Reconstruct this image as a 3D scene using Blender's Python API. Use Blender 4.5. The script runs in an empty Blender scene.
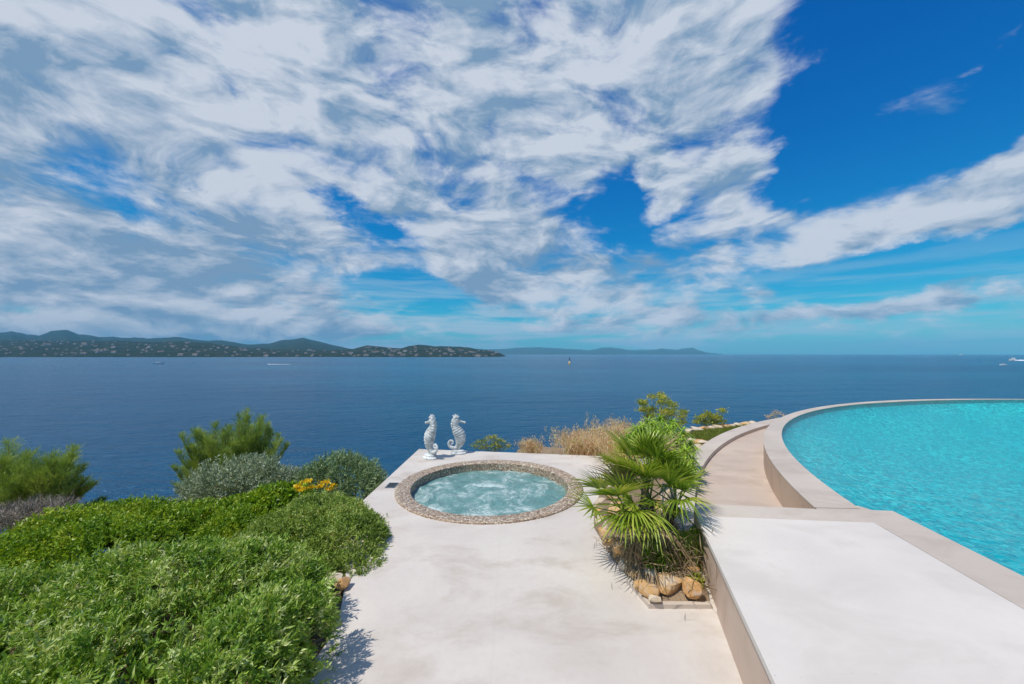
import bpy, math, random
import numpy as np
R = math.radians
random.seed(7)
rng = np.random.default_rng(11)
scene = bpy.context.scene
COL = scene.collection

# ------------------------------------------------------------------ camera
F, CX, HY, EYE = 400.0, 512.0, 354.0, 1.7
cam_d = bpy.data.cameras.new('camera')
cam_d.sensor_width = 36.0
cam_d.lens = 36.0 * F / 1024.0
cam_d.shift_y = (HY - 342.0) / 1024.0
cam_d.clip_start = 0.05
cam_d.clip_end = 60000
cam = bpy.data.objects.new('camera', cam_d)
cam.location = (0, 0, EYE)
cam.rotation_euler = (R(90), 0, 0)
COL.objects.link(cam)
scene.camera = cam

# ------------------------------------------------------------------ light
SUN_EL, SUN_DIR = 62.0, (-0.84, -0.54)          # sun stands up to the left, slightly behind
az = math.atan2(SUN_DIR[0], SUN_DIR[1])
sun_d = bpy.data.lights.new('sun', 'SUN')
sun_d.energy = 4.1
sun_d.angle = R(0.5)
sun_d.color = (1.0, 0.945, 0.865)
sun = bpy.data.objects.new('sun', sun_d)
from mathutils import Vector
sv = Vector((math.sin(az) * math.cos(R(SUN_EL)), math.cos(az) * math.cos(R(SUN_EL)), math.sin(R(SUN_EL))))
sun.rotation_euler = sv.to_track_quat('Z', 'Y').to_euler()
COL.objects.link(sun)
vs = scene.view_settings
vs.view_transform = 'Standard'
vs.look = 'None'
vs.exposure = 0.0
vs.gamma = 1.0
vs.use_curve_mapping = False
scene.cycles.max_bounces = 8
scene.cycles.transparent_max_bounces = 12
scene.cycles.volume_bounces = 0

# ------------------------------------------------------------------ node helpers
class NT:
    def __init__(s, tree):
        s.t = tree
        s.n = tree.nodes
    def node(s, typ, **kw):
        nd = s.n.new(typ)
        for k, v in kw.items():
            setattr(nd, k, v)
        return nd
    def put(s, sock, v):
        if v is None:
            return
        if isinstance(v, bpy.types.NodeSocket):
            s.t.links.new(v, sock)
        else:
            if isinstance(v, (tuple, list)) and len(v) == 3 and sock.type == 'RGBA':
                v = (*v, 1)
            sock.default_value = v
    def math(s, op, a, b=None, c=None, clamp=False):
        nd = s.node('ShaderNodeMath', operation=op, use_clamp=clamp)
        s.put(nd.inputs[0], a); s.put(nd.inputs[1], b); s.put(nd.inputs[2], c)
        return nd.outputs[0]
    def vmath(s, op, a, b=None):
        nd = s.node('ShaderNodeVectorMath', operation=op)
        s.put(nd.inputs[0], a); s.put(nd.inputs[1], b)
        return nd.outputs[0]
    def mapr(s, v, a, b, c=0.0, d=1.0, kind='SMOOTHSTEP'):
        nd = s.node('ShaderNodeMapRange', interpolation_type=kind)
        s.put(nd.inputs['Value'], v)
        nd.inputs['From Min'].default_value = a; nd.inputs['From Max'].default_value = b
        nd.inputs['To Min'].default_value = c; nd.inputs['To Max'].default_value = d
        return nd.outputs[0]
    def mix(s, fac, a, b, blend='MIX'):
        nd = s.node('ShaderNodeMix', data_type='RGBA', blend_type=blend)
        s.put(nd.inputs[0], fac); s.put(nd.inputs[6], a); s.put(nd.inputs[7], b)
        return nd.outputs[2]
    def noise(s, vec, scale, detail=3.0, rough=0.5, dist=0.0, out=0, lac=2.0):
        nd = s.node('ShaderNodeTexNoise')
        s.put(nd.inputs['Vector'], vec)
        nd.inputs['Scale'].default_value = scale; nd.inputs['Detail'].default_value = detail
        nd.inputs['Roughness'].default_value = rough; nd.inputs['Distortion'].default_value = dist
        nd.inputs['Lacunarity'].default_value = lac
        return nd.outputs[out]
    def voro(s, vec, scale, feature='F1', out='Distance', rand=1.0):
        nd = s.node('ShaderNodeTexVoronoi', feature=feature)
        s.put(nd.inputs['Vector'], vec)
        nd.inputs['Scale'].default_value = scale
        nd.inputs['Randomness'].default_value = rand
        return nd.outputs[out]
    def mapping(s, vec, loc=(0, 0, 0), rot=(0, 0, 0), sc=(1, 1, 1), kind='POINT'):
        nd = s.node('ShaderNodeMapping', vector_type=kind)
        s.put(nd.inputs[0], vec)
        nd.inputs['Location'].default_value = loc
        nd.inputs['Rotation'].default_value = rot
        nd.inputs['Scale'].default_value = sc
        return nd.outputs[0]
    def ramp(s, v, stops, interp='LINEAR'):
        nd = s.node('ShaderNodeValToRGB')
        cr = nd.color_ramp
        cr.interpolation = interp
        while len(cr.elements) < len(stops):
            cr.elements.new(0.5)
        for e, (p, c) in zip(cr.elements, stops):
            e.position = p
            e.color = (*c, 1)
        s.put(nd.inputs[0], v)
        return nd.outputs[0]
    def bump(s, h, strength=0.3, dist=0.01, normal=None):
        nd = s.node('ShaderNodeBump')
        nd.inputs['Strength'].default_value = strength
        nd.inputs['Distance'].default_value = dist
        s.put(nd.inputs['Height'], h)
        s.put(nd.inputs['Normal'], normal)
        return nd.outputs[0]

# ------------------------------------------------------------------ sky
world = bpy.data.worlds.new('World')
scene.world = world
world.use_nodes = True
w = NT(world.node_tree)
bg = world.node_tree.nodes['Background']
SKY_K = 0.12
sky = w.node('ShaderNodeTexSky', sky_type='NISHITA', sun_disc=False)
sky.sun_elevation = R(SUN_EL)
sky.sun_rotation = az
sky.altitude = 0
sky.air_density = 1.0
sky.dust_density = 0.4
sky.ozone_density = 3.0
tc = w.node('ShaderNodeTexCoord')
dirv = w.vmath('NORMALIZE', tc.outputs['Generated'])
sx = w.node('ShaderNodeSeparateXYZ'); w.put(sx.inputs[0], dirv)
dx, dy, dz = sx.outputs
azn = w.math('ARCTAN2', dx, dy)
eln = w.math('ARCSINE', dz)
cb = w.node('ShaderNodeCombineXYZ'); w.put(cb.inputs[0], azn); w.put(cb.inputs[1], eln)
ae = cb.outputs[0]
wob_ = w.noise(w.mapping(dirv, (4, 4, 4), (0, 0, 0), (1, 1, 1.8)), 5.5, 6, 0.6, out=1)
aew = w.vmath('ADD', ae, w.mapping(wob_, (-.11, -.08, 0), (0, 0, 0), (.22, .16, 0)))
zz = w.math('ADD', w.math('MAXIMUM', dz, 0.0), 0.18)
cp = w.node('ShaderNodeCombineXYZ')
w.put(cp.inputs[0], w.math('DIVIDE', dx, zz)); w.put(cp.inputs[1], w.math('DIVIDE', dy, zz))
plane = cp.outputs[0]
# cloud groups: bearing and height of each bank of cloud (or gap), its spread and its weight
BL = [
 (120,120,460,260,0,1.1),(330,40,330,170,0,.7),(570,90,230,150,5,.85),(150,260,300,110,-6,.5),
 (440,235,250,75,-14,.55),(590,285,210,62,-6,.62),(250,290,330,60,0,.55),(70,180,240,170,0,.75),(450,20,380,90,0,.4),
 (560,180,190,70,-8,.4),(400,150,180,80,0,.35),
 (690,60,130,110,0,.35),(735,95,80,60,10,.30),(690,100,90,80,0,.25),
 (820,215,150,52,6,.54),(745,175,90,46,24,.55),(960,198,150,38,14,.66),(1030,172,110,34,14,.55),(835,235,110,34,4,.4),(740,170,80,60,30,.25),(700,270,60,26,0,.3),
 (700,255,60,30,0,.35),(662,188,34,26,20,.75),(585,190,34,15,0,.3),(524,230,34,16,0,.75),(668,232,34,16,0,.45),
 (975,280,170,30,8,.60),(850,305,190,18,3,.42),(650,325,240,26,0,.5),(1020,45,60,16,10,.6),(300,330,330,24,0,.5),(100,335,260,14,0,.35),
 (900,330,260,14,0,.25),
 (497,130,62,38,0,-.75),(244,92,26,62,2,-.75),(205,120,26,18,-30,-.5),(330,190,95,32,-32,-.65),(345,205,40,20,-20,-.5),(197,216,40,15,-20,-.85),
 (409,231,46,22,0,-.6),(395,285,70,20,0,-.6),(440,292,60,14,0,-.4),(0,156,18,18,0,-.8),(505,180,60,30,-10,-.35),
 (615,195,105,58,0,-.6),(560,250,60,26,0,-.3),(720,130,50,50,0,-.4),(460,205,60,28,0,-.45),(640,240,60,20,0,-.3),(800,140,60,60,0,-.6),
]
cover = None
for (bx, by, rx, ry, rot, wt) in BL:
    u, v = (bx - CX) / F, (HY - by) / F
    a0, e0 = math.atan(u), math.atan(v / math.sqrt(1 + u * u))
    sxx = rx / F / (1 + u * u) * 1.05; syy = ry / F / math.sqrt(1 + u * u)
    m = w.mapping(aew, (a0, e0, 0), (0, 0, R(rot)), (sxx, syy, 1), 'TEXTURE')
    g = w.node('ShaderNodeTexGradient', gradient_type='SPHERICAL'); w.put(g.inputs[0], m)
    gf = g.outputs['Fac']
    cover = w.math('MULTIPLY_ADD', gf, wt, cover if cover is not None else 0.0)
# clouds behind and beside the viewer
behind = w.mapr(dy, 0.25, -0.3)
cover = w.math('ADD', cover, w.math('MULTIPLY', behind, 0.35))
st = w.mapping(plane, (0, 0, 0), (0, 0, R(24)), (1.0, 0.85, 1))
n1 = w.noise(st, 1.5, 5, 0.55, 0.3)
sph = w.mapping(dirv, (2, 1, 0), (0, 0, 0), (1, 1, 2.3))
wp = w.noise(sph, 2.2, 3, 0.5, out=1)
sphw = w.vmath('ADD', sph, w.mapping(wp, (0, 0, 0), (0, 0, 0), (.35, .35, .35)))
n2 = w.noise(sphw, 5.0, 9, 0.585)
n2b = w.noise(w.vmath('ADD', sphw, (-.028, -.016, .05)), 5.0, 9, 0.585)
n0 = w.math('MULTIPLY_ADD', n2, 1.05, w.math('MULTIPLY', n1, 0.55))
dens_raw = w.math('ADD', n0, w.math('MULTIPLY', w.math('MINIMUM', cover, 0.64), 0.62))
dens = w.mapr(dens_raw, 0.90, 1.20)
thick = w.mapr(dens_raw, 1.0, 1.55)
n3 = w.noise(w.mapping(dirv, (7, 3, 0), (0, 0, R(10)), (1, 1, 3.2)), 3.1, 7, 0.58, 0.4)
relief = w.math('MULTIPLY', w.math('SUBTRACT', n2, n2b), 5.2)
shade = w.math('ADD', w.mapr(n3, 0.34, 0.64, 0.30, 0.92), relief)
lowdark = w.mapping(ae, (math.atan(-1.0), 0.19, 0), (0, 0, 0), (0.62, 0.26, 1), 'TEXTURE')
gd = w.node('ShaderNodeTexGradient', gradient_type='SPHERICAL'); w.put(gd.inputs[0], lowdark)
shade = w.math('SUBTRACT', shade, w.math('MULTIPLY', gd.outputs['Fac'], 0.45))
shade = w.math('SUBTRACT', shade, w.math('MULTIPLY', thick, 0.18), clamp=True)
ccol = w.mix(shade, tuple(c / SKY_K for c in (.20, .33, .50)), tuple(c / SKY_K for c in (.60, .66, .76)))
# clear air: the Nishita colour pushed towards the deep Riviera blue
hs = w.node('ShaderNodeHueSaturation')
hs.inputs['Hue'].default_value = 0.487
hs.inputs['Saturation'].default_value = 1.30
hs.inputs['Value'].default_value = 0.95
w.put(hs.inputs['Color'], sky.outputs[0])
sp_ = w.node('ShaderNodeSeparateColor'); w.put(sp_.inputs[0], hs.outputs[0])
cc_ = w.node('ShaderNodeCombineColor')
for k_, (a_, p_) in enumerate(((.36, 2.0), (.79, 1.08), (.84, .64))):
    w.put(cc_.inputs[k_], w.math('MULTIPLY', w.math('POWER', w.math('MULTIPLY', w.math('MAXIMUM', sp_.outputs[k_], 0.0), SKY_K), p_), a_ / SKY_K))
clear = cc_.outputs[0]
# thin pale layers low over the horizon
lay = w.noise(w.mapping(dirv, (1, 5, 0), (0, 0, 0), (1, 1, 11)), 3.4, 8, 0.6, 0.3)
lowm = w.mapr(eln, 0.26, 0.03, 0.0, 1.0)
laym = w.math('MULTIPLY', w.mapr(lay, 0.40, 0.62), w.math('MULTIPLY', lowm, w.mapr(azn, 0.9, 0.2, 0.55, 0.95)))
clear2 = w.mix(laym, clear, tuple(c / SKY_K for c in (.42, .58, .72)))
skyc = w.mix(dens, clear2, ccol)
w.put(bg.inputs['Color'], skyc)
bg.inputs['Strength'].default_value = SKY_K

# ------------------------------------------------------------------ scene helpers
def at(px, py, d):
    """point seen in direction (px, py) at forward distance d"""
    return Vector(((px - CX) / F * d, d, EYE - (py - HY) / F * d))
def ground(px, py, z=0.0):
    d = F * (EYE - z) / (py - HY)
    return Vector(((px - CX) / F * d, d, z))

def tag(o, label=None, cat=None, group=None, kind=None):
    if label: o['label'] = label
    if cat: o['category'] = cat
    if group: o['group'] = group
    if kind: o['kind'] = kind
    return o
def empty(name, loc, label, cat, group=None, rz=0.0):
    o = bpy.data.objects.new(name, None)
    o.location = loc
    o.rotation_euler = (0, 0, rz)
    o.empty_display_size = 0.1
    COL.objects.link(o)
    return tag(o, label, cat, group)
def link(name, me, mat, parent=None, smooth=False):
    o = bpy.data.objects.new(name, me)
    if mat is not None:
        for m in (mat if isinstance(mat, (list, tuple)) else [mat]):
            me.materials.append(m)
    if smooth:
        me.polygons.foreach_set('use_smooth', [True] * len(me.polygons))
    COL.objects.link(o)
    if parent is not None:
        o.parent = parent
    return o
class MB:
    """collects shapes; build() links them as one mesh"""
    def __init__(s): s.v = []; s.f = []; s.mi = []
    def add(s, v, f, mi=0):
        b = len(s.v)
        s.v += [tuple(p) for p in v]
        s.f += [tuple(i + b for i in q) for q in f]
        s.mi += [mi] * len(f)
    def box(s, c, sz, rz=0.0, mi=0, taper=1.0):
        x, y, z = [k / 2 for k in sz]
        ca, sa = math.cos(rz), math.sin(rz)
        v = []
        for k, t in ((-z, 1), (z, taper)):
            for i, j in ((-x, -y), (x, -y), (x, y), (-x, y)):
                i *= t; j *= t
                v.append((c[0] + i * ca - j * sa, c[1] + i * sa + j * ca, c[2] + k))
        s.add(v, [(0, 3, 2, 1), (4, 5, 6, 7), (0, 1, 5, 4), (1, 2, 6, 5), (2, 3, 7, 6), (3, 0, 4, 7)], mi)
    def prism(s, pts, z0, z1, mi=0, mi_side=None):
        n = len(pts)
        v = [(p[0], p[1], z0) for p in pts] + [(p[0], p[1], z1) for p in pts]
        s.add(v, [tuple(range(n, 2 * n)), tuple(range(n - 1, -1, -1))], mi)
        b = len(s.v) - 2 * n
        for i in range(n):
            j = (i + 1) % n
            s.f.append((b + i, b + j, b + n + j, b + n + i)); s.mi.append(mi if mi_side is None else mi_side)
    def tube(s, pts, rad, k=8, cap=True, mi=0, flat=1.0):
        pts = [Vector(p) for p in pts]
        n = len(pts)
        if not hasattr(rad, '__len__'): rad = [rad] * n
        up = Vector((0, 0, 1))
        v = []
        prev = None
        for i, p in enumerate(pts):
            t = (pts[min(i + 1, n - 1)] - pts[max(i - 1, 0)]).normalized()
            a = prev if prev is not None else (Vector((0, 1, 0)) if abs(t.y) < 0.8 else Vector((1, 0, 0)))
            a = (a - t * a.dot(t)).normalized()
            b = t.cross(a)
            prev = a
            for q in range(k):
                th = 2 * math.pi * q / k
                v.append(p + a * (math.cos(th) * rad[i] * flat) + b * (math.sin(th) * rad[i]))
        f = []
        for i in range(n - 1):
            for q in range(k):
                r = (q + 1) % k
                f.append((i * k + q, i * k + r, (i + 1) * k + r, (i + 1) * k + q))
        if cap:
            f.append(tuple(range(k - 1, -1, -1))); f.append(tuple((n - 1) * k + q for q in range(k)))
        s.add(v, f, mi)
    def lathe(s, prof, c=(0, 0, 0), k=24, mi=0, caps=True):
        v = []
        for r, z in prof:
            for q in range(k):
                th = 2 * math.pi * q / k
                v.append((c[0] + r * math.cos(th), c[1] + r * math.sin(th), c[2] + z))
        n = len(prof)
        f = [(i * k + q, i * k + (q + 1) % k, (i + 1) * k + (q + 1) % k, (i + 1) * k + q) for i in range(n - 1) for q in range(k)]
        if caps:
            f.append(tuple(range(k - 1, -1, -1))); f.append(tuple((n - 1) * k + q for q in range(k)))
        s.add(v, f, mi)
    def build(s, name, mat, parent=None, smooth=False, bevel=0.0, seg=2):
        me = bpy.data.meshes.new(name)
        me.from_pydata([tuple(p) for p in s.v], [], s.f)
        me.polygons.foreach_set('material_index', s.mi)
        me.update()
        o = link(name, me, mat, parent, smooth)
        if bevel:
            m = o.modifiers.new('bevel', 'BEVEL'); m.width = bevel; m.segments = seg; m.limit_method = 'ANGLE'; m.angle_limit = R(35)
        return o
def np_mesh(name, V, Q):
    """V (n,3) float, Q (m,k) int: fast uniform mesh"""
    me = bpy.data.meshes.new(name)
    V = np.asarray(V, np.float32); Q = np.asarray(Q, np.int32)
    m, k = Q.shape
    me.vertices.add(len(V)); me.vertices.foreach_set('co', V.ravel())
    me.loops.add(m * k); me.loops.foreach_set('vertex_index', Q.ravel())
    me.polygons.add(m); me.polygons.foreach_set('loop_start', np.arange(0, m * k, k, dtype=np.int32))
    me.update(calc_edges=True)
    return me

def vnoise(P, freq, seed=0, oct=3):
    """cheap smooth value noise from sines, for shapes"""
    r = np.random.default_rng(seed)
    P = np.asarray(P, float)
    out = np.zeros(P.shape[0])
    amp, tot = 1.0, 0.0
    for o in range(oct):
        for _ in range(4):
            k = r.normal(size=P.shape[1]); k = k / np.linalg.norm(k) * freq
            out += amp * np.sin(P @ k + r.uniform(0, 6.28)) / 4
        tot += amp
        amp *= 0.5; freq *= 2.1
    return out / tot

# ------------------------------------------------------------------ materials
def new_mat(name):
    m = bpy.data.materials.new(name)
    m.use_nodes = True
    t = NT(m.node_tree)
    b = m.node_tree.nodes['Principled BSDF']
    return m, t, b
def objco(t): return t.node('ShaderNodeTexCoord').outputs['Object']
def poslin(t): return t.node('ShaderNodeNewGeometry').outputs['Position']

def mat_plain(name, col, rough=0.5, bumpk=0.0, var=0.12, scale=6):
    m, t, b = new_mat(name)
    co = objco(t)
    n = t.noise(co, scale, 5, 0.6)
    c = t.mix(t.mapr(n, 0.3, 0.7), tuple(k * (1 - var) for k in col), tuple(min(1, k * (1 + var)) for k in col))
    t.put(b.inputs['Base Color'], c)
    b.inputs['Roughness'].default_value = rough
    if bumpk:
        t.put(b.inputs['Normal'], t.bump(t.noise(co, scale * 8, 5, 0.6), bumpk, 0.01))
    return m

def mat_concrete(name, col, tint, stain, joints=None, rough=0.62):
    m, t, b = new_mat(name)
    co = poslin(t)
    n1 = t.noise(co, 0.9, 6, 0.62, 0.3)
    n2 = t.noise(t.mapping(co, (3, 1, 0), (0, 0, R(20)), (0.85, 1.4, 1)), 1.7, 7, 0.65, 0.4)
    n3 = t.noise(co, 22, 4, 0.6)
    c = t.mix(t.mapr(n1, 0.38, 0.66), col, tint)
    c = t.mix(t.math('MULTIPLY', t.mapr(n2, 0.46, 0.70), 0.9), c, stain)
    c = t.mix(t.mapr(n3, 0.42, 0.75, 0.0, 0.16), c, stain)
    n5 = t.noise(co, 1.1, 3, 0.5)
    sp = t.mapr(t.noise(co, 75, 2, 0.5), 0.70, 0.76, 0, 0.5)
    c = t.mix(t.math('MULTIPLY', sp, t.mapr(n5, .45, .6)), c, (.22, .16, .11))
    if joints:
        s = t.node('ShaderNodeSeparateXYZ'); t.put(s.inputs[0], co)
        for ax, pos in joints:
            d = t.math('ABSOLUTE', t.math('SUBTRACT', s.outputs[ax], pos))
            c = t.mix(t.mapr(d, 0.003, 0.012, 0.05, 0.0), c, tuple(k * 0.72 for k in stain))
    t.put(b.inputs['Base Color'], c)
    t.put(b.inputs['Roughness'], t.mapr(n1, 0.3, 0.7, rough - 0.1, rough + 0.12))
    h = t.math('ADD', t.math('MULTIPLY', n3, 0.4), t.math('MULTIPLY', t.noise(co, 160, 3, 0.6), 0.25))
    t.put(b.inputs['Normal'], t.bump(h, 0.25, 0.004))
    return m
M_terr = mat_concrete('pale_microcement', (.575, .515, .46), (.63, .575, .515), (.47, .40, .335), joints=[(0, -0.11)])
M_slab = mat_concrete('white_stone', (.64, .58, .515), (.68, .62, .555), (.585, .525, .465))
M_cope = mat_concrete('beige_coping', (.52, .44, .365), (.57, .49, .41), (.45, .37, .30))
M_wall = mat_concrete('pink_beige_render', (.56, .42, .33), (.60, .46, .37), (.47, .34, .26))
M_brown = mat_concrete('taupe_render', (.52, .37, .265), (.56, .41, .30), (.43, .30, .21))
M_floor = mat_concrete('beige_floor', (.52, .41, .325), (.56, .45, .36), (.45, .345, .265))

def mat_mosaic():
    m, t, b = new_mat('pebble_mosaic')
    co = poslin(t)
    nd = t.node('ShaderNodeTexVoronoi', feature='F1'); t.put(nd.inputs['Vector'], co); nd.inputs['Scale'].default_value = 56
    nd.inputs['Randomness'].default_value = 0.75
    sp = t.node('ShaderNodeSeparateXYZ'); t.put(sp.inputs[0], nd.outputs['Color'])
    c = t.ramp(sp.outputs[0], [(0, (.16, .075, .035)), (.22, (.40, .25, .14)), (.42, (.56, .44, .31)), (.6, (.33, .25, .18)), (.80, (.74, .64, .50)), (.92, (.22, .12, .07))], 'CONSTANT')
    e = t.voro(co, 56, 'DISTANCE_TO_EDGE', 'Distance', 0.75)
    c = t.mix(t.mapr(e, 0.03, 0.10), (.44, .35, .26), c)
    t.put(b.inputs['Base Color'], c)
    b.inputs['Roughness'].default_value = 0.35
    t.put(b.inputs['Normal'], t.bump(t.mapr(e, 0, .3), 0.6, 0.006))
    return m
M_mosaic = mat_mosaic()

def mat_water_pool():
    m, t, b = new_mat('pool_water')
    out = m.node_tree.nodes['Material Output']
    m.node_tree.nodes.remove(b)
    co = poslin(t)
    h = t.math('ADD', t.noise(co, 6.5, 4, 0.62, 0.6), t.math('MULTIPLY', t.noise(co, 19, 3, 0.6, 0.5), 0.35))
    nm = t.bump(h, 1.0, 0.007)
    gl = t.node('ShaderNodeBsdfGlossy'); gl.inputs['Roughness'].default_value = 0.02; t.put(gl.inputs['Normal'], nm)
    tr = t.node('ShaderNodeBsdfTransparent'); tr.inputs['Color'].default_value = (.10, .93, .93, 1)
    fr = t.node('ShaderNodeFresnel'); fr.inputs['IOR'].default_value = 1.33; t.put(fr.inputs['Normal'], nm)
    mx = t.node('ShaderNodeMixShader'); t.put(mx.inputs[0], t.math('MULTIPLY', fr.outputs[0], 0.36))
    t.put(mx.inputs[1], tr.outputs[0]); t.put(mx.inputs[2], gl.outputs[0])
    t.put(out.inputs['Surface'], mx.outputs[0])
    return m
M_pwater = mat_water_pool()
def mat_tile():
    m, t, b = new_mat('turquoise_tile')
    co = poslin(t)
    wv = t.noise(co, 5, 3, 0.6, out=1)
    wc = t.vmath('ADD', co, t.mapping(wv, (-.06, -.06, -.06), (0, 0, 0), (.12, .12, .12)))
    nd = t.node('ShaderNodeTexVoronoi', feature='F1'); t.put(nd.inputs['Vector'], wc); nd.inputs['Scale'].default_value = 24
    sp = t.node('ShaderNodeSeparateXYZ'); t.put(sp.inputs[0], nd.outputs['Color'])
    c = t.ramp(sp.outputs[0], [(0, (.015, .26, .29)), (.3, (.035, .44, .43)), (.6, (.08, .57, .54)), (.82, (.28, .72, .68)), (1, (.66, .88, .82))])
    big = t.noise(co, .5, 4, .6)
    c = t.mix(t.mapr(big, .35, .65, 0, .45), c, (.03, .44, .47))
    t.put(b.inputs['Base Color'], c)
    b.inputs['Roughness'].default_value = 0.4
    return m
M_tile = mat_tile()

def mat_tub_water():
    m, t, b = new_mat('whirlpool_water')
    co = poslin(t)
    w1 = t.noise(co, 1.6, 3, .6, out=1)
    wc = t.vmath('ADD', co, t.mapping(w1, (-.3, -.3, 0), (0, 0, 0), (.6, .6, 0)))
    n1 = t.noise(wc, 3.0, 8, 0.68, 0.6)
    n2 = t.noise(wc, 14, 6, 0.7, 0.8)
    foam = t.mapr(t.math('MULTIPLY_ADD', n2, 0.50, n1), 0.68, 1.04)
    c = t.mix(foam, (.13, .27, .26), (.66, .76, .74))
    c = t.mix(t.mapr(n1, .3, .5, .4, 0), c, (.08, .20, .20))
    t.put(b.inputs['Base Color'], c)
    t.put(b.inputs['Roughness'], t.mapr(foam, 0, 1, 0.06, 0.6))
    b.inputs['IOR'].default_value = 1.33
    t.put(b.inputs['Normal'], t.bump(t.math('ADD', t.math('MULTIPLY', n2, .6), t.noise(wc, 7, 4, .6, 1.0)), 0.8, 0.035))
    return m
M_tubwater = mat_tub_water()

def mat_sea():
    m, t, b = new_mat('sea_water')
    co = poslin(t)
    big = t.noise(t.mapping(co, (0, 0, 0), (0, 0, R(-8)), (0.35, 1.0, 1)), 0.006, 5, 0.6)
    c = t.mix(t.mapr(big, .38, .62), (.002, .060, .140), (.005, .095, .185))
    t.put(b.inputs['Base Color'], c)
    b.inputs['IOR'].default_value = 1.33
    b.inputs['Roughness'].default_value = 0.22
    t.put(b.inputs['Specular IOR Level'], 0.30)
    b.inputs['Specular Tint'].default_value = (.40, .82, 1, 1)
    c1 = t.mapping(co, (0, 0, 0), (0, 0, R(-12)), (0.55, 1.2, 1))
    h = t.math('MULTIPLY', t.noise(c1, 0.10, 5, 0.62, 0.4), 2.6)
    h = t.math('ADD', h, t.math('MULTIPLY', t.noise(c1, 0.62, 5, 0.65, 0.5), 0.9))
    t.put(b.inputs['Normal'], t.bump(h, 1.0, 0.9))
    return m
M_sea = mat_sea()

def mat_leaf(name, stops, scale=5.0, trans=0.28, rough=0.45, clump=0.5):
    m, t, b = new_mat(name)
    out = m.node_tree.nodes['Material Output']
    g = t.node('ShaderNodeNewGeometry')
    n = t.noise(g.outputs['Position'], scale, 3, 0.6)
    v = t.math('ADD', t.math('MULTIPLY', g.outputs['Random Per Island'], 1 - clump), t.math('MULTIPLY', t.mapr(n, .38, .62), clump))
    c = t.ramp(v, stops)
    t.put(b.inputs['Base Color'], c)
    b.inputs['Roughness'].default_value = rough
    tl = t.node('ShaderNodeBsdfTranslucent')
    t.put(tl.inputs['Color'], t.mix(1.0, c, (1.25, 1.2, .55), 'MULTIPLY'))
    mx = t.node('ShaderNodeMixShader'); mx.inputs[0].default_value = trans
    t.put(mx.inputs[1], b.outputs[0]); t.put(mx.inputs[2], tl.outputs[0])
    t.put(out.inputs['Surface'], mx.outputs[0])
    return m
L_fore = mat_leaf('grey_green_leaf', [(0, (.03, .08, .01)), (.25, (.16, .31, .03)), (.55, (.34, .49, .07)), (.82, (.56, .64, .25)), (1, (.74, .76, .44))], 6)
L_round = mat_leaf('fine_green_leaf', [(0, (.07, .12, .02)), (.4, (.24, .36, .06)), (.75, (.42, .54, .12)), (.92, (.58, .64, .24)), (1, (.50, .30, .10))], 5)
L_bright = mat_leaf('bright_green_leaf', [(0, (.08, .18, .01)), (.4, (.21, .36, .02)), (.8, (.36, .48, .03)), (1, (.52, .54, .06))], 4)
L_silver = mat_leaf('silver_leaf', [(0, (.13, .18, .10)), (.4, (.28, .35, .20)), (.8, (.44, .50, .34)), (1, (.58, .62, .48))], 5, .15)
L_olive = mat_leaf('blue_green_leaf', [(0, (.08, .14, .06)), (.4, (.19, .29, .12)), (.8, (.32, .43, .20)), (1, (.44, .53, .32))], 5, .15)
L_feather = mat_leaf('feathery_needle', [(0, (.10, .17, .03)), (.5, (.27, .39, .06)), (.85, (.42, .51, .11)), (1, (.55, .58, .18))], 3, .25)
L_dry = mat_leaf('dry_twig', [(0, (.13, .10, .08)), (.5, (.26, .21, .17)), (1, (.42, .36, .30))], 5, .05, .8)
L_grass = mat_leaf('dry_grass', [(0, (.50, .34, .16)), (.4, (.74, .54, .34)), (.75, (.84, .64, .50)), (.82, (.60, .64, .22)), (1, (.36, .46, .10))], 5, .3, .7)
L_palm = mat_leaf('palm_leaf', [(0, (.08, .15, .012)), (.4, (.22, .33, .03)), (.8, (.40, .47, .06)), (1, (.62, .56, .16))], 3, .30, .38, .35)
L_palmdead = mat_leaf('dead_palm_leaf', [(0, (.16, .10, .05)), (.5, (.33, .24, .13)), (1, (.48, .38, .24))], 6, .15, .8)
L_spurge = mat_leaf('spurge_leaf', [(0, (.16, .30, .02)), (.5, (.32, .50, .04)), (1, (.52, .66, .10))], 5, .3)
L_fennel = mat_leaf('yellow_green_leaf', [(0, (.20, .27, .03)), (.5, (.38, .42, .06)), (1, (.58, .52, .10))], 6, .3)
L_lawn = mat_leaf('lawn_blade', [(0, (.12, .17, .02)), (.5, (.20, .25, .035)), (1, (.32, .34, .07))], 5, .3)
M_yellow = mat_leaf('yellow_petal', [(0, (.75, .46, .01)), (.6, (.88, .64, .02)), (1, (.9, .72, .08))], 9, .25)
M_bark = mat_plain('grey_bark', (.16, .12, .09), .85, .5, .3, 14)
M_fibre = mat_plain('palm_fibre', (.12, .08, .05), .9, .8, .4, 30)
M_stemgreen = mat_plain('green_stem', (.16, .24, .06), .6)

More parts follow.
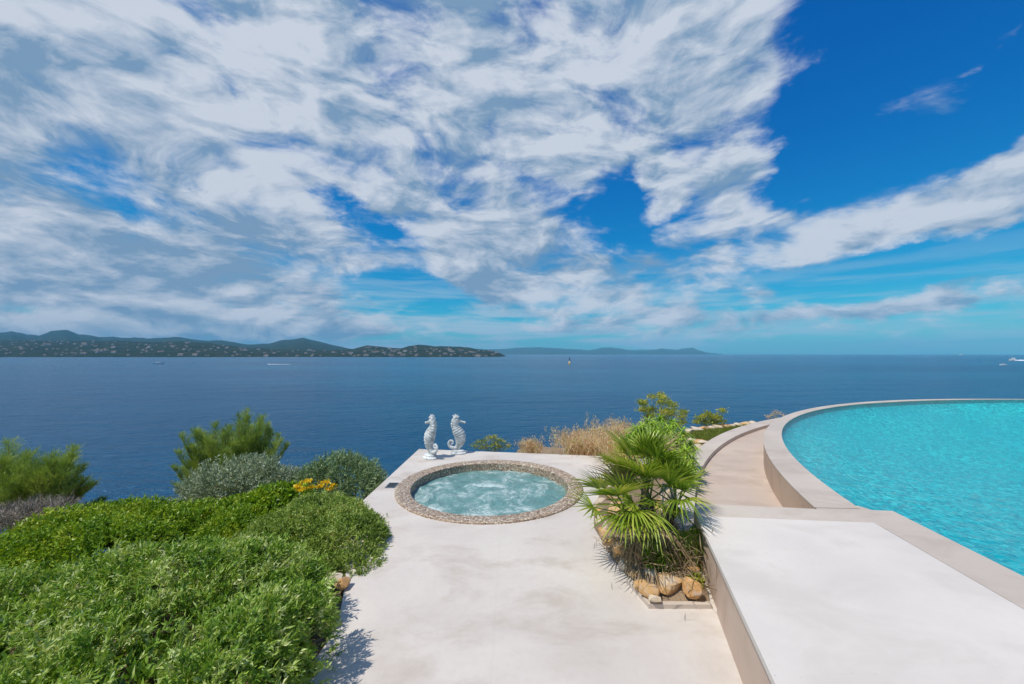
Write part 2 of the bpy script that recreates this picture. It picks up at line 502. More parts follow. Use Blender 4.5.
def mat_rock(name, a, b_, c_):
    m, t, b = new_mat(name)
    co = t.node('ShaderNodeNewGeometry').outputs['Position']
    n = t.noise(co, 7, 6, 0.65, 0.5)
    c = t.ramp(n, [(.3, a), (.5, b_), (.7, c_)])
    c = t.mix(t.mapr(t.noise(co, 26, 4, .6), .55, .7, 0, .5), c, (.52, .46, .40))
    t.put(b.inputs['Base Color'], c)
    b.inputs['Roughness'].default_value = 0.85
    t.put(b.inputs['Normal'], t.bump(t.noise(co, 30, 6, .7), .6, .02))
    return m
M_rock = mat_rock('ochre_rock', (.42, .20, .07), (.58, .34, .13), (.62, .50, .36))
M_rockpale = mat_rock('pale_rock', (.46, .34, .22), (.60, .48, .34), (.66, .58, .48))

def mat_soil():
    m, t, b = new_mat('sandy_soil')
    co = poslin(t)
    n = t.noise(co, 1.2, 6, .65)
    c = t.ramp(n, [(.3, (.13, .09, .055)), (.5, (.26, .18, .11)), (.7, (.40, .29, .18))])
    c = t.mix(t.mapr(t.noise(co, 40, 3, .6), .5, .7, 0, .5), c, (.10, .075, .05))
    t.put(b.inputs['Base Color'], c)
    b.inputs['Roughness'].default_value = 0.95
    t.put(b.inputs['Normal'], t.bump(t.noise(co, 18, 6, .7), .8, .03))
    return m
M_soil = mat_soil()

def mat_statue():
    m, t, b = new_mat('weathered_white_stone')
    co = objco(t)
    n = t.noise(co, 9, 6, .65)
    n2 = t.noise(co, 40, 3, .6)
    c = t.mix(t.mapr(n, .35, .62), (.34, .38, .38), (.74, .75, .74))
    c = t.mix(t.mapr(n2, .55, .7, 0, .5), c, (.30, .34, .33))
    t.put(b.inputs['Base Color'], c)
    b.inputs['Roughness'].default_value = 0.75
    t.put(b.inputs['Normal'], t.bump(n2, .6, .01))
    return m
M_statue = mat_statue()

def mat_hill(name, a, b_, c_, sc):
    m, t, b = new_mat(name)
    co = poslin(t)
    n = t.noise(co, sc, 8, .7)
    n2 = t.noise(co, sc * 7, 4, .65)
    c = t.ramp(t.math('ADD', t.math('MULTIPLY', n, .6), t.math('MULTIPLY', n2, .4)), [(.36, a), (.5, b_), (.64, c_)])
    t.put(b.inputs['Base Color'], c)
    b.inputs['Roughness'].default_value = 0.95
    b.inputs['Specular IOR Level'].default_value = 0.1
    t.put(b.inputs['Normal'], t.bump(n2, 1.0, 12))
    return m
M_hill = mat_hill('wooded_hillside', (.006, .014, .008), (.022, .038, .018), (.09, .085, .055), .02)
M_mount = mat_hill('bare_mountain', (.02, .035, .03), (.04, .055, .04), (.07, .08, .06), .002)
M_wallw = mat_plain('far_render', (.36, .35, .34), .8, 0, .1, .1)
M_roof = mat_plain('far_roof_tile', (.22, .13, .09), .8, 0, .2, .2)
M_white = mat_plain('white_gelcoat', (.82, .82, .82), .25, 0, .03)
M_dark = mat_plain('dark_paint', (.03, .035, .04), .4)
M_glassd = mat_plain('dark_glazing', (.02, .03, .04), .1)
M_orange = mat_plain('yellow_paint', (.65, .38, .05), .5)
M_foam = mat_plain('sea_foam', (.75, .80, .82), .7, .4, .15, .4)
M_metal = mat_plain('grey_metal', (.10, .12, .15), .45, .1)

# ------------------------------------------------------------------ the setting
SEA = -8.3
def grid_mesh(name, xs, ys, hf, mat, label_kind='structure', smooth=True, xyf=None):
    X, Y = np.meshgrid(xs, ys)
    if xyf is not None:
        X, Y = xyf(X, Y)
    Z = hf(X, Y)
    V = np.c_[X.ravel(), Y.ravel(), Z.ravel()]
    nx, ny = len(xs), len(ys)
    i = np.arange(nx * ny).reshape(ny, nx)
    Q = np.c_[i[:-1, :-1].ravel(), i[:-1, 1:].ravel(), i[1:, 1:].ravel(), i[1:, :-1].ravel()]
    o = link(name, np_mesh(name, V, Q), mat, None, smooth)
    if label_kind: o['kind'] = label_kind
    return o
# sea
g = np.r_[-11900, -6000, -3000, -1500, -700, -300, -100, 0, 100, 300, 700, 1500, 3000, 6000, 11900]
grid_mesh('sea', g, g, lambda X, Y: X * 0 + SEA, M_sea)

def sstep(x, a, b):
    t = np.clip((x - a) / (b - a), 0, 1)
    return t * t * (3 - 2 * t)
PIC, PIR = (13.40, 0.384), 10.896          # water edge of the round pool
POC, POR = (13.92, -0.289), 11.94          # outer edge of its coping
CAC, CAO, CAI = (12.95, -0.62), 12.24, 12.05   # kerb of the overflow channel
def ground_h(X, Y):
    P = np.c_[X.ravel(), Y.ravel()]
    n = vnoise(P, 1.6, 3, 4).reshape(X.shape)
    n2 = vnoise(P, 6.0, 5, 3).reshape(X.shape)
    left = -0.035 - 0.62 * np.maximum(0, Y - 3.6) * sstep(-X, 1.5, 2.1) - 0.10 * np.maximum(0, -X - 2.2)
    left = left - 1.2 * np.maximum(0, Y - 9)
    back = -0.16 * sstep(Y, 6.5, 7.2) - 1.35 * np.maximum(0, Y - 8.4 - 0.42 * np.maximum(0, X - 1.0))
    z = np.where(X < -1.5, left, -0.035 + back)
    bl = sstep(X, -2.2, -1.0)
    z = left * (1 - bl) + (-0.035 + back) * bl
    z = z + (n * 0.07 + n2 * 0.02 - 0.06) * (.35 + .65 * sstep(Y, 3.3, 5) + 2 * sstep(Y, 8, 12))
    z = z - 1.4 * sstep(Y, 6.6, 7.4) * (1 - sstep(X, -.6, .2)) 
    z = np.where(np.hypot(X + .285, Y - 5.17) < 1.6, -2.5, z)
    rp = np.hypot(X - PIC[0], Y - PIC[1])
    z = np.where(rp < 11.35, -3.0, z)
    return np.maximum(z, SEA - 1.0)
xs = np.unique(np.r_[np.arange(-30, -9, 1.0), np.arange(-9, 9, .16), np.arange(9, 36, .8)])
ys = np.unique(np.r_[np.arange(-14, 0, 1.0), np.arange(0, 13, .16), np.arange(13, 30, .8)])
grid_mesh('ground', xs, ys, ground_h, M_soil)

# terrace
terr_pts = [(-1.16, -5), (-1.12, 1.5), (-1.09, 2.38), (-1.14, 2.66), (-1.22, 2.92), (-1.33, 3.2), (-1.47, 3.45), (-1.62, 3.7), (-1.73, 4.0),
            (-1.73, 4.58), (-1.665, 7.16), (1.32, 6.69), (2.75, 6.46), (2.2, 5.2), (3.2, 3.0), (3.4, -5)]
# ring opening for the hot tub: bridge the outline to a round hole
TC, TR, TRI = (-0.285, 5.17), 1.185, 1.0
def poly_with_hole(pts, c, r, k, z0, z1, mat, name):
    import bmesh
    bm = bmesh.new()
    hole = [(c[0] + r * math.cos(2 * math.pi * i / k), c[1] + r * math.sin(2 * math.pi * i / k)) for i in range(k)]
    def ring(ps):
        vs_ = [bm.verts.new((p[0], p[1], z1)) for p in ps]
        return [bm.edges.new((vs_[i], vs_[(i + 1) % len(vs_)])) for i in range(len(vs_))]
    es = ring(pts) + ring(hole)
    bmesh.ops.triangle_fill(bm, use_beauty=True, use_dissolve=False, edges=es)
    for f in bm.faces:
        if f.normal.z < 0: f.normal_flip()
    ex = bmesh.ops.extrude_face_region(bm, geom=list(bm.faces), use_keep_orig=True)
    for v in [e for e in ex['geom'] if isinstance(e, bmesh.types.BMVert)]:
        v.co.z = z0
    bmesh.ops.recalc_face_normals(bm, faces=list(bm.faces))
    me = bpy.data.meshes.new(name)
    bm.to_mesh(me); bm.free()
    return link(name, me, mat)
terr = poly_with_hole(terr_pts, TC, TR - 0.004, 96, -1.6, 0.0, M_terr, 'terrace')
terr['kind'] = 'structure'

# raised stone terrace on the right
SLX = lambda y: 0.607 + 0.272 * y
rt = MB()
slab_top = [(SLX(-4), -4), (SLX(3.20), 3.20), (2.782, 3.074), (2.785 - .177 * 7.06, -4)]
rt.prism([(a, b) for a, b in slab_top][::-1][::-1], 0.372, 0.404, 0)
o = rt.build('raised_terrace', M_slab)
o['kind'] = 'structure'
# supporting wall of the raised terrace, set back 7 cm under the slab edge
ov = 0.022
rw = MB()
rw.prism([(SLX(-4) + ov, -4), (SLX(2.62) + ov, 2.62), (2.3, 2.62), (2.0, -4)], -0.2, 0.370, 0)
rw.prism([(SLX(2.62) + ov + .012, 2.62), (SLX(3.45) + ov, 3.45), (2.3, 3.32), (2.3, 2.62)], -0.2, 0.370, 0)
wl = rw.build('retaining_wall', M_wall)
tag(wl, 'low pinkish beige rendered wall carrying the white raised terrace', 'wall')

# ------------------------------------------------------------------ swimming pool
pool = empty('swimming_pool', (PIC[0], PIC[1], 0), 'large round infinity pool of turquoise water with pale coping above the sea', 'pool')
def rel(o, parent):
    o.parent = parent
    o.location = tuple(-c for c in parent.location)
    return o
def circ(c, r, a): return (c[0] + r * math.cos(a), c[1] + r * math.sin(a))
A0 = math.atan2(3.335 - PIC[1], 2.975 - PIC[0])   # where the round edge meets the straight one
K = 160
angs = [A0 - (A0 + R(60)) * i / K for i in range(K + 1)]    # sweeps clockwise over the far side to the right
inner = [circ(PIC, PIR, a) for a in angs]
B0 = math.atan2(3.35 - POC[1], 2.63 - POC[0])
angs2 = [B0 - (B0 + R(60)) * i / K for i in range(K + 1)]
outer = [circ(POC, POR, a) for a in angs2]
ZC, ZW = 0.405, 0.388
# on the seaward side the coping thins to the overflow lip
lip = [max(0.0, min(1.0, (math.degrees(A0 - a) - 58) / 22)) for a in angs]
inner = [(p[0] + (q[0] - p[0]) * (t_ * .88), p[1] + (q[1] - p[1]) * (t_ * .88)) for p, q, t_ in zip(inner, outer, lip)]
ZL = [ZC - (ZC - ZW - .003) * t_ for t_ in lip]
cm = MB()
va = [(x, y, z) for (x, y), z in zip(outer, ZL)] + [(x, y, z) for (x, y), z in zip(inner, ZL)]
n = K + 1
cm.add(va, [(i, i + 1, n + i + 1, n + i) for i in range(K)])
# edge drop to the wall and to the water
cm.add([(x, y, z) for (x, y), z in zip(outer, ZL)] + [(x, y, z - .012) for (x, y), z in zip(outer, ZL)], [(i, n + i, n + i + 1, i + 1) for i in range(K)])
cm.add([(x, y, z) for (x, y), z in zip(inner, ZL)] + [(x, y, ZW - .25) for x, y in inner], [(i, i + 1, n + i + 1, n + i) for i in range(K)])
rel(cm.build('coping', M_cope, pool), pool)
# straight coping along the raised terrace and the strip behind it
c2 = MB()
LX = lambda y: 2.785 + .177 * (y - 3.065) + 0.004
c2.add([(*p, (ZC - .003)) for p in [(1.60, 3.475), (SLX(3.196) + .0, 3.196), (2.787, 3.071), (LX(3.0), 3.0), (LX(-4), -4), (LX(-4) + .40, -4), (3.15, 3.31), (2.995, 3.325), (2.96, 3.42), (2.585, 3.42), (2.555, 3.353)]],
       [(0, 1, 2, 3, 4, 5, 6, 7, 8, 9, 10)])
base = [(1.60, 3.475), (SLX(3.196), 3.196), (2.787, 3.071), (LX(3.0), 3.0), (LX(-4), -4), (LX(-4) + .40, -4), (3.15, 3.31), (2.995, 3.325), (2.96, 3.42), (2.585, 3.42), (2.555, 3.353)]
nb = len(base)
c2.add([(x, y, (ZC - .003)) for x, y in base] + [(x, y, .0) for x, y in base], [((i + 1) % nb, i, nb + i, nb + (i + 1) % nb) for i in range(nb) if i not in (6,)])
rel(c2.build('coping', M_cope, pool), pool)
# outer wall
ow = MB()
oin = [circ(POC, POR - .002, a) for a in angs2]
ow.add([(x, y, z - .004) for (x, y), z in zip(oin, ZL)] + [(x, y, -1.5) for x, y in oin], [(i, n + i, n + i + 1, i + 1) for i in range(K)])
rel(ow.build('outer_wall', M_brown, pool, True), pool)
# basin and water
bs = MB()
inn = [(3.15, 3.31), (2.975, 3.335)] + inner[1:] + [(20, -9), (2.0, -9), (LX(-4) + .40, -4)]
nn = len(inn)
bcx, bcy = 12.0, 1.0
def shrink(k): return [(bcx + (x - bcx) * k, bcy + (y - bcy) * k) for x, y in inn]
lv = [(inn, ZW), (inn, ZW - .10), (shrink(.97), ZW - .30), (shrink(.90), ZW - .48), (shrink(.75), ZW - .62)]
bs.add([(x, y, z) for ps, z in lv for x, y in ps], [(k * nn + i, k * nn + (i + 1) % nn, (k + 1) * nn + (i + 1) % nn, (k + 1) * nn + i) for k in range(len(lv) - 1) for i in range(nn)])
bs.add([(x, y, lv[-1][1]) for x, y in lv[-1][0]], [tuple(range(nn))])
rel(bs.build('basin', M_tile, pool, True), pool)
wt = MB()
wt.add([(x, y, ZW) for x, y in inn], [tuple(range(nn))])
rel(wt.build('water', M_pwater, pool), pool)
# overflow channel
ch = empty('overflow_channel', (2.0, 4.5, 0), 'curved beige overflow channel sunk between the pool wall and a pale kerb', 'channel')
kb = MB()
t0, t1 = math.atan2(3.47 - CAC[1], 1.62 - CAC[0]), R(97)
ka = [t0 + (t1 - t0) * i / 90 for i in range(91)]
ko = [circ(CAC, CAO, a) for a in ka]; ki = [circ(CAC, CAI - .14 * min(1, i / 60.), a) for i, a in enumerate(ka)]
m91 = 91
ring = ko + ki
kb.add([(x, y, .135) for x, y in ring], [(i, i + 1, m91 + i + 1, m91 + i) for i in range(90)])
kb.add([(x, y, .135) for x, y in ko] + [(x, y, -1.2) for x, y in ko], [(i, m91 + i, m91 + i + 1, i + 1) for i in range(90)])
kb.add([(x, y, .135) for x, y in ki] + [(x, y, -.1) for x, y in ki], [(i, i + 1, m91 + i + 1, m91 + i) for i in range(90)])
rel(kb.build('kerb', M_cope, ch), ch)
fl = MB()
P2 = [circ(CAC, CAI + .05, a) for a in ka]
P3 = [circ(POC, POR - .3, a) for a in [B0 + .1 - (B0 + .1 - R(97)) * i / 90 for i in range(91)]]
fl.add([(x, y, .07) for x, y in P2] + [(x, y, .07) for x, y in P3], [(i, i + 1, m91 + i + 1, m91 + i) for i in range(90)])
rel(fl.build('channel_floor', M_floor, ch), ch)

# ------------------------------------------------------------------ hot tub
tub = empty('hot_tub', (TC[0], TC[1], 0), 'round sunken hot tub of foaming water with brown pebble mosaic rim', 'hot tub')
rm = MB()
kk = 128
prof = [(TR, -.05), (TR, .014), (TR - .012, .022), (TRI + .02, .022), (TRI, .012), (TRI - .004, -.5)]
rm.lathe(prof, k=kk, caps=False)
rm.build('rim', M_mosaic, tub, True).modifiers.new('es', 'EDGE_SPLIT')
tb = MB()
tb.lathe([(TRI - .004, -.5), (TRI - .1, -.62), (.7, -.62), (.6, -1.0), (.01, -1.0)], k=64, caps=False)
tb.build('basin', M_tile, tub, True)
# foaming surface with real relief
rr = np.r_[0.001, np.linspace(.02, TRI - .001, 70)]
aa = np.linspace(0, 2 * math.pi, 220, endpoint=False)
RR, AA = np.meshgrid(rr, aa, indexing='ij')
X = RR * np.cos(AA); Y = RR * np.sin(AA)
P = np.c_[X.ravel(), Y.ravel()]
Z = -.10 + (.030 * np.abs(vnoise(P, 9, 21, 4)) + .014 * vnoise(P, 26, 22, 3)) + .028 * np.exp(-(np.hypot(P[:, 0] - .1, P[:, 1] + .05) / .22) ** 2)
i = np.arange(len(rr) * len(aa)).reshape(len(rr), len(aa)); j = np.roll(i, -1, 1)
Q = np.c_[i[:-1].ravel(), i[1:].ravel(), j[1:].ravel(), j[:-1].ravel()]
link('water', np_mesh('water', np.c_[P, Z], Q), M_tubwater, tub, True)

# floor hatch beside the tub
hp = ground(392, 485.5)
ht = empty('floor_hatch', hp, 'small dark grey metal hatch set in the terrace left of the hot tub', 'hatch')
h1 = MB(); h1.box((0, 0, .003), (.13, .20, .006)); h1.build('hatch_frame', M_metal, ht, bevel=.002)
h2 = MB()
for q in range(5):
    h2.box((0, -.072 + .036 * q, .008), (.10, .022, .004))
h2.build('grille', M_dark, ht)

# ------------------------------------------------------------------ seahorse statues
def catmull(pts, sub=8):
    pts = [np.array(p, float) for p in pts]
    P = [2 * pts[0] - pts[1]] + pts + [2 * pts[-1] - pts[-2]]
    out = []
    for i in range(1, len(P) - 2):
        for k in range(sub):
            t = k / sub
            out.append(.5 * ((2 * P[i]) + (-P[i - 1] + P[i + 1]) * t + (2 * P[i - 1] - 5 * P[i] + 4 * P[i + 1] - P[i + 2]) * t * t + (-P[i - 1] + 3 * P[i] - 3 * P[i + 1] + P[i + 2]) * t ** 3))
    out.append(P[-2])
    return out
def seahorse(loc, rz, sc, label):
    root = empty('seahorse_statue', loc, label, 'statue', 'seahorse statues beside the hot tub', rz)
    S = 0.00168 * sc
    def q(x, y): return ((x - 575) * S, (492 - y) * S)
    # x, y in plan of the side view, radius
    path = [(562, 142, 36), (550, 170, 37), (550, 200, 34), (560, 232, 44), (580, 268, 54), (598, 305, 57), (604, 345, 53), (598, 385, 43), (580, 416, 30),
            (552, 434, 20), (518, 430, 17), (494, 408, 15), (488, 380, 13.5), (503, 360, 12), (524, 364, 10.5), (530, 382, 9), (518, 392, 7.5), (509, 384, 6)]
    cm_ = catmull(path, 7)
    b = MB()
    pts, rad = [], []
    for idx, (x, y, r) in enumerate(cm_):
        a, z = q(x, y)
        pts.append((a, 0, z))
        rid = 1.0 + (0.075 if idx % 4 < 2 else -0.045) * (1 if idx > 12 else 0.3)    # bony rings
        rad.append(r * S * rid)
    b.tube(pts, rad, 14, True, flat=.72)
    # snout
    sn = [(555, 140, 24), (585, 158, 19), (615, 170, 12.5), (640, 177, 11.5), (652, 180, 14), (656, 181, 9)]
    b.tube([(q(x, y)[0], 0, q(x, y)[1]) for x, y, r in sn], [r * S for x, y, r in sn], 12, True, flat=.8)
    body = b.build('body', M_statue, root, True)
    # crown of small points on the head
    c = MB()
    for x, y, tx, ty, r in ((538, 122, 530, 98, 9), (552, 112, 552, 90, 10), (568, 112, 576, 94, 9), (582, 124, 594, 110, 8), (530, 150, 516, 142, 8)):
        p0, p1 = q(x, y), q(tx, ty)
        c.tube([(p0[0], 0, p0[1]), (p1[0], 0, p1[1])], [r * S, r * S * .45], 8, True)
    c.build('crown', M_statue, root, True)
    mb_ = MB()
    for x, y, r in ((526, 165, 15), (520, 190, 14), (522, 214, 13), (530, 236, 13), (545, 130, 17), (576, 122, 13), (560, 116, 15)):
        p_ = q(x, y)
        for s_ in (-1, 1):
            mb_.lathe([(.001, -r * S), (r * S * .7, -r * S * .7), (r * S, 0), (r * S * .7, r * S * .7), (.001, r * S)], (p_[0], s_ * .018, p_[1]), 8)
    mb_.build('mane', M_statue, root, True)
    # dorsal fin, a thin fluted web on the back
    f = MB()
    fp = [(572, 235), (545, 262), (536, 292), (548, 318), (566, 330), (580, 300)]
    v = [(q(x, y)[0], s_ * .008, q(x, y)[1]) for s_ in (-1, 1) for x, y in fp]
    k6 = len(fp)
    f.add(v, [tuple(range(k6)), tuple(range(2 * k6 - 1, k6 - 1, -1))] + [(i, k6 + i, k6 + (i + 1) % k6, (i + 1) % k6) for i in range(k6)])
    f.build('dorsal_fin', M_statue, root, bevel=.002)
    for s_ in (-1, 1):
        e = MB()
        p = q(572, 142)
        e.lathe([(.001, -.010), (.010, -.007), (.013, 0), (.010, .007), (.001, .010)], (p[0], s_ * .030 * sc, p[1]), 10)
        e.build('eye', M_statue, root, True)
    p = MB()
    p.lathe([(.135, 0), (.138, .015), (.128, .028), (.110, .034), (.107, .056), (.098, .066), (.05, .070)], (0.015, 0, 0), 28)
    po = p.build('base', M_statue, root, False, bevel=.003)
    po.scale = (sc, .78 * sc, sc)
    return root
seahorse(ground(457.5, 453.6), R(8), 1.0, 'white stone seahorse statue facing right with its tail curl showing, near the terrace corner')
seahorse(ground(431, 458.3), R(180 - 42), 1.07, 'taller weathered seahorse statue facing left, nearer the hot tub rim')

# ------------------------------------------------------------------ plants
def lumps_points(lumps, dens, shell=0.12, seed=0, noise_amp=.12, noise_f=5.0):
    """points and outward normals over the surface of a union of ellipsoids; lumps: (cx,cy,cz,rx,ry,rz)"""
    r = np.random.default_rng(seed)
    PP, NN = [], []
    for i, L in enumerate(lumps):
        c = np.array(L[:3]); e = np.array(L[3:6])
        area = 4 * math.pi * ((e[0] * e[1]) ** 1.6 / 3 + (e[0] * e[2]) ** 1.6 / 3 + (e[1] * e[2]) ** 1.6 / 3) ** (1 / 1.6)
        n = int(area * dens)
        d = r.normal(size=(n, 3)); d /= np.linalg.norm(d, axis=1)[:, None]
        d = d[d[:, 2] > -0.55]
        dep = 1 - shell * r.random(len(d)) ** 1.6
        wob = 1 + noise_amp * vnoise(c + d * e, noise_f, seed + 40, 3) + .05 * vnoise(c + d * e, 26, seed + 41, 2) + .035 * r.normal(size=len(d))
        p = c + d * e * (dep * wob)[:, None]
        nn = d / e; nn /= np.linalg.norm(nn, axis=1)[:, None]
        keep = np.ones(len(p), bool)
        for j, M_ in enumerate(lumps):
            if j == i: continue
            qd = (p - np.array(M_[:3])) / np.array(M_[3:6])
            keep &= (qd ** 2).sum(1) > 0.74
        PP.append(p[keep]); NN.append(nn[keep])
    return np.vstack(PP), np.vstack(NN)

def leaf_quads(P, D, length, width, seed=0, fold=.25):
    """one folded diamond leaf per point P along direction D"""
    r = np.random.default_rng(seed)
    n = len(P)
    D = D / np.linalg.norm(D, axis=1)[:, None]
    a = r.normal(size=(n, 3))
    S = np.cross(D, a); S /= np.linalg.norm(S, axis=1)[:, None]
    U = np.cross(S, D)
    L = (length * np.exp(r.normal(0, .22, n)))[:, None] if np.isscalar(length) else length[:, None]
    W = (width * np.exp(r.normal(0, .18, n)))[:, None] if np.isscalar(width) else width[:, None]
    v0 = P
    v1 = P + D * L * .5 + S * W * .5 + U * W * fold
    v2 = P + D * L - U * L * .10
    v3 = P + D * L * .5 - S * W * .5 + U * W * fold
    V = np.stack([v0, v1, v2, v3], 1).reshape(-1, 3)
    return V
def sprigs(P, N, per, length, width, spread=.7, up=.35, lean=(0, 0, 0), seed=0, stem=0.0):
    """rosettes of leaves at each point"""
    r = np.random.default_rng(seed)
    n = len(P)
    ax = N + np.array([0, 0, up]) + np.array(lean) + r.normal(0, .30, (n, 3))
    ax /= np.linalg.norm(ax, axis=1)[:, None]
    Pr = np.repeat(P, per, 0); Ar = np.repeat(ax, per, 0)
    k = r.random(len(Pr))[:, None]
    Pr = Pr + Ar * (k * stem)
    D = Ar + r.normal(0, spread, Pr.shape)
    return leaf_quads(Pr, D, length, width, seed + 1)
def foliage(name, V, mat, parent):
    Q = np.arange(len(V)).reshape(-1, 4)
    me = np_mesh(name, V, Q)
    return link(name, me, mat, parent)
def branches(parent, base, tips, r0, mat, name='branches', wob=.05, seed=0, joint=.4):
    r = random.Random(seed)
    b = MB()
    for tp in tips:
        tp = Vector(tp); bs_ = Vector(base) + Vector((r.uniform(-.06, .06), r.uniform(-.06, .06), 0))
        mid = bs_.lerp(tp, joint) + Vector((r.uniform(-wob, wob), r.uniform(-wob, wob), r.uniform(0, wob)))
        mid2 = bs_.lerp(tp, .75) + Vector((r.uniform(-wob, wob), r.uniform(-wob, wob), r.uniform(0, wob)))
        b.tube([bs_, mid, mid2, tp], [r0, r0 * .7, r0 * .45, r0 * .2], 5, False)
    return b.build(name, mat, parent, True)
def bush(name, label, cat, lumps, dens, per, ln, wd, mat, seed, base, shell=.14, spread=.7, up=.35, stem=0.0, lean=(0, 0, 0), group=None, namp=.12, nf=5.0, br=.010, bark=None, core=.84, gap=.28, gapf=13):
    base = Vector(base)
    root = empty(name, base, label, cat, group)
    P, N = lumps_points(lumps, dens, shell, seed, namp, nf)
    gp_ = vnoise(P, gapf, seed + 60, 3) + np.random.default_rng(seed).normal(0, .10, len(P))
    P, N = P[gp_ > -gap], N[gp_ > -gap]
    V = sprigs(P, N, per, ln, wd, spread, up, lean, seed, stem)
    Pc, Nc = lumps_points([(a, b_, c - .03, d * core, e * core, f_ * core) for a, b_, c, d, e, f_ in lumps], dens * .5, .1, seed + 9, namp, nf)
    Vc = sprigs(Pc, Nc, max(4, per // 2), ln * 1.6, wd * 2.4, spread * 1.3, .1, (0, 0, 0), seed + 8, 0)
    V = np.vstack([V, Vc]) - np.array(base)
    foliage('foliage', V, mat, root)
    r = np.random.default_rng(seed + 3)
    idx = r.choice(len(P), min(46, len(P)), replace=False)
    tips = (P[idx] - N[idx] * .03) - np.array(base)
    branches(root, (0, 0, 0), [tuple(t) for t in tips], br, bark or M_bark, 'branches', .05, seed)
    return root, P, N
def L3(px, py, d, rx, ry, rz):      # lump centre seen in a direction at a distance
    c = at(px, py, d)
    return (c.x, c.y, c.z, rx, ry, rz)

# big foreground bush
A_l = [(-2.05, 2.42, -.02, .82, .55, .57), (-1.50, 2.15, -.08, .38, .48, .44), (-2.95, 2.2, -.05, .85, .65, .38), (-1.75, 1.55, -.02, .72, .80, .50),
       (-1.19, 1.72, .08, .26, .60, .48), (-2.5, 1.45, -.02, .85, .75, .5), (-1.62, 2.45, .05, .42, .42, .42), (-3.7, 1.9, -.1, .8, .7, .42)]
root, PA, NA = bush('grey_green_bush', 'huge grey-green leafy bush filling the lower left corner of the garden', 'bush', A_l, 1350, 13, .031, .0078, L_fore, 101, (-1.9, 2.0, -.1),
     shell=.20, spread=.65, up=.5, stem=.06, lean=(.6, .1, 0), namp=.34, nf=4.6, gap=.12, gapf=11)
# dry stalks that stick out of it
r_ = random.Random(5)
for k in range(30):
    i = r_.randrange(len(PA)); p = Vector(PA[i]) - Vector(root.location); nn = Vector(NA[i])
    d = Vector((r_.uniform(.2, 1), r_.uniform(-.4, .6), r_.uniform(-.1, .8))).normalized()
    l = r_.uniform(.10, .26)
    b = MB(); b.tube([p - d * l * .5 + nn * .02, p + nn * .035, p + d * l * .5 + nn * .03], [.0026, .0024, .0012], 4, False)
    b.build('dry_stalk', L_dry, root, True)
# round clipped bush beside the terrace
C_l = [L3(316, 550, 3.75, .62, .55, .42), L3(344, 555, 3.55, .35, .40, .35), L3(285, 560, 3.6, .40, .40, .34), L3(318, 535, 3.9, .42, .42, .36), L3(300, 575, 3.25, .42, .32, .20), L3(345, 572, 3.25, .30, .26, .16)]
bush('round_bush', 'rounded fine-leaved green bush overhanging the terrace edge left of the hot tub', 'bush', C_l, 2300, 8, .026, .0075, L_round, 202, (-1.8, 3.7, -.15), shell=.12, spread=.7, up=.3, stem=.04, namp=.12, nf=8, gapf=16)
# bright green low shrub band
B_l = [L3(75, 548, 4.0, .55, .5, .36), L3(130, 541, 4.3, .6, .5, .36), L3(190, 543, 4.4, .5, .5, .34), L3(240, 543, 4.2, .42, .45, .32), L3(40, 569, 3.6, .40, .4, .30), L3(105, 558, 3.7, .6, .4, .3)]
bush('bright_green_shrub', 'low bright lime-green shrub spreading behind the big grey-green bush', 'shrub', B_l, 1500, 8, .030, .014, L_bright, 303, (-3.4, 4.1, -.5), shell=.22, spread=.8, up=.5, stem=.07, namp=.30, nf=7)
B2 = [L3(264, 521, 4.6, .34, .35, .36), L3(285, 513, 4.8, .30, .35, .30), L3(232, 528, 4.7, .30, .3, .30)]
bush('leafy_shrub', 'small deep green leafy shrub between the silver shrub and the round bush', 'shrub', B2, 900, 8, .045, .022, L_bright, 313, (-2.7, 4.7, -.7), shell=.25, spread=.8, up=.5, stem=.05, namp=.2, nf=8)
# silver shrubs
D_l = [L3(240, 490, 5.8, .62, .5, .36), L3(210, 503, 5.7, .40, .4, .30), L3(278, 494, 5.9, .45, .4, .30), L3(252, 480, 6.0, .35, .4, .26)]
bush('silver_shrub', 'silvery grey-green shrub in front of the feathery tamarisk clump', 'shrub', D_l, 620, 9, .050, .010, L_silver, 404, (-3.9, 5.8, -1.4), shell=.3, spread=.6, up=.7, stem=.14, namp=.30, nf=6)
E_l = [L3(342, 486, 6.0, .52, .5, .40), L3(362, 494, 5.9, .28, .4, .30), L3(318, 492, 6.0, .36, .4, .32), L3(345, 500, 5.8, .48, .4, .3)]
bush('rounded_sage_shrub', 'dusty blue-green domed shrub against the left edge of the terrace', 'shrub', E_l, 700, 9, .045, .010, L_olive, 505, (-2.5, 6.0, -1.2), shell=.25, spread=.6, up=.6, stem=.12, namp=.22, nf=6)
# dry twiggy shrub at far left
H_l = [L3(18, 535, 4.0, .45, .45, .28), L3(38, 525, 4.4, .32, .4, .25), L3(-20, 545, 3.9, .5, .4, .32)]
root, PH, NH = bush('dry_shrub', 'greyish brown dry twiggy shrub at the far left edge', 'shrub', H_l, 900, 4, .06, .003, L_dry, 606, (-4.7, 4.1, -.7), shell=.5, spread=.5, up=.3, stem=.05, lean=(-.2, 0, 0), namp=.2, nf=6)

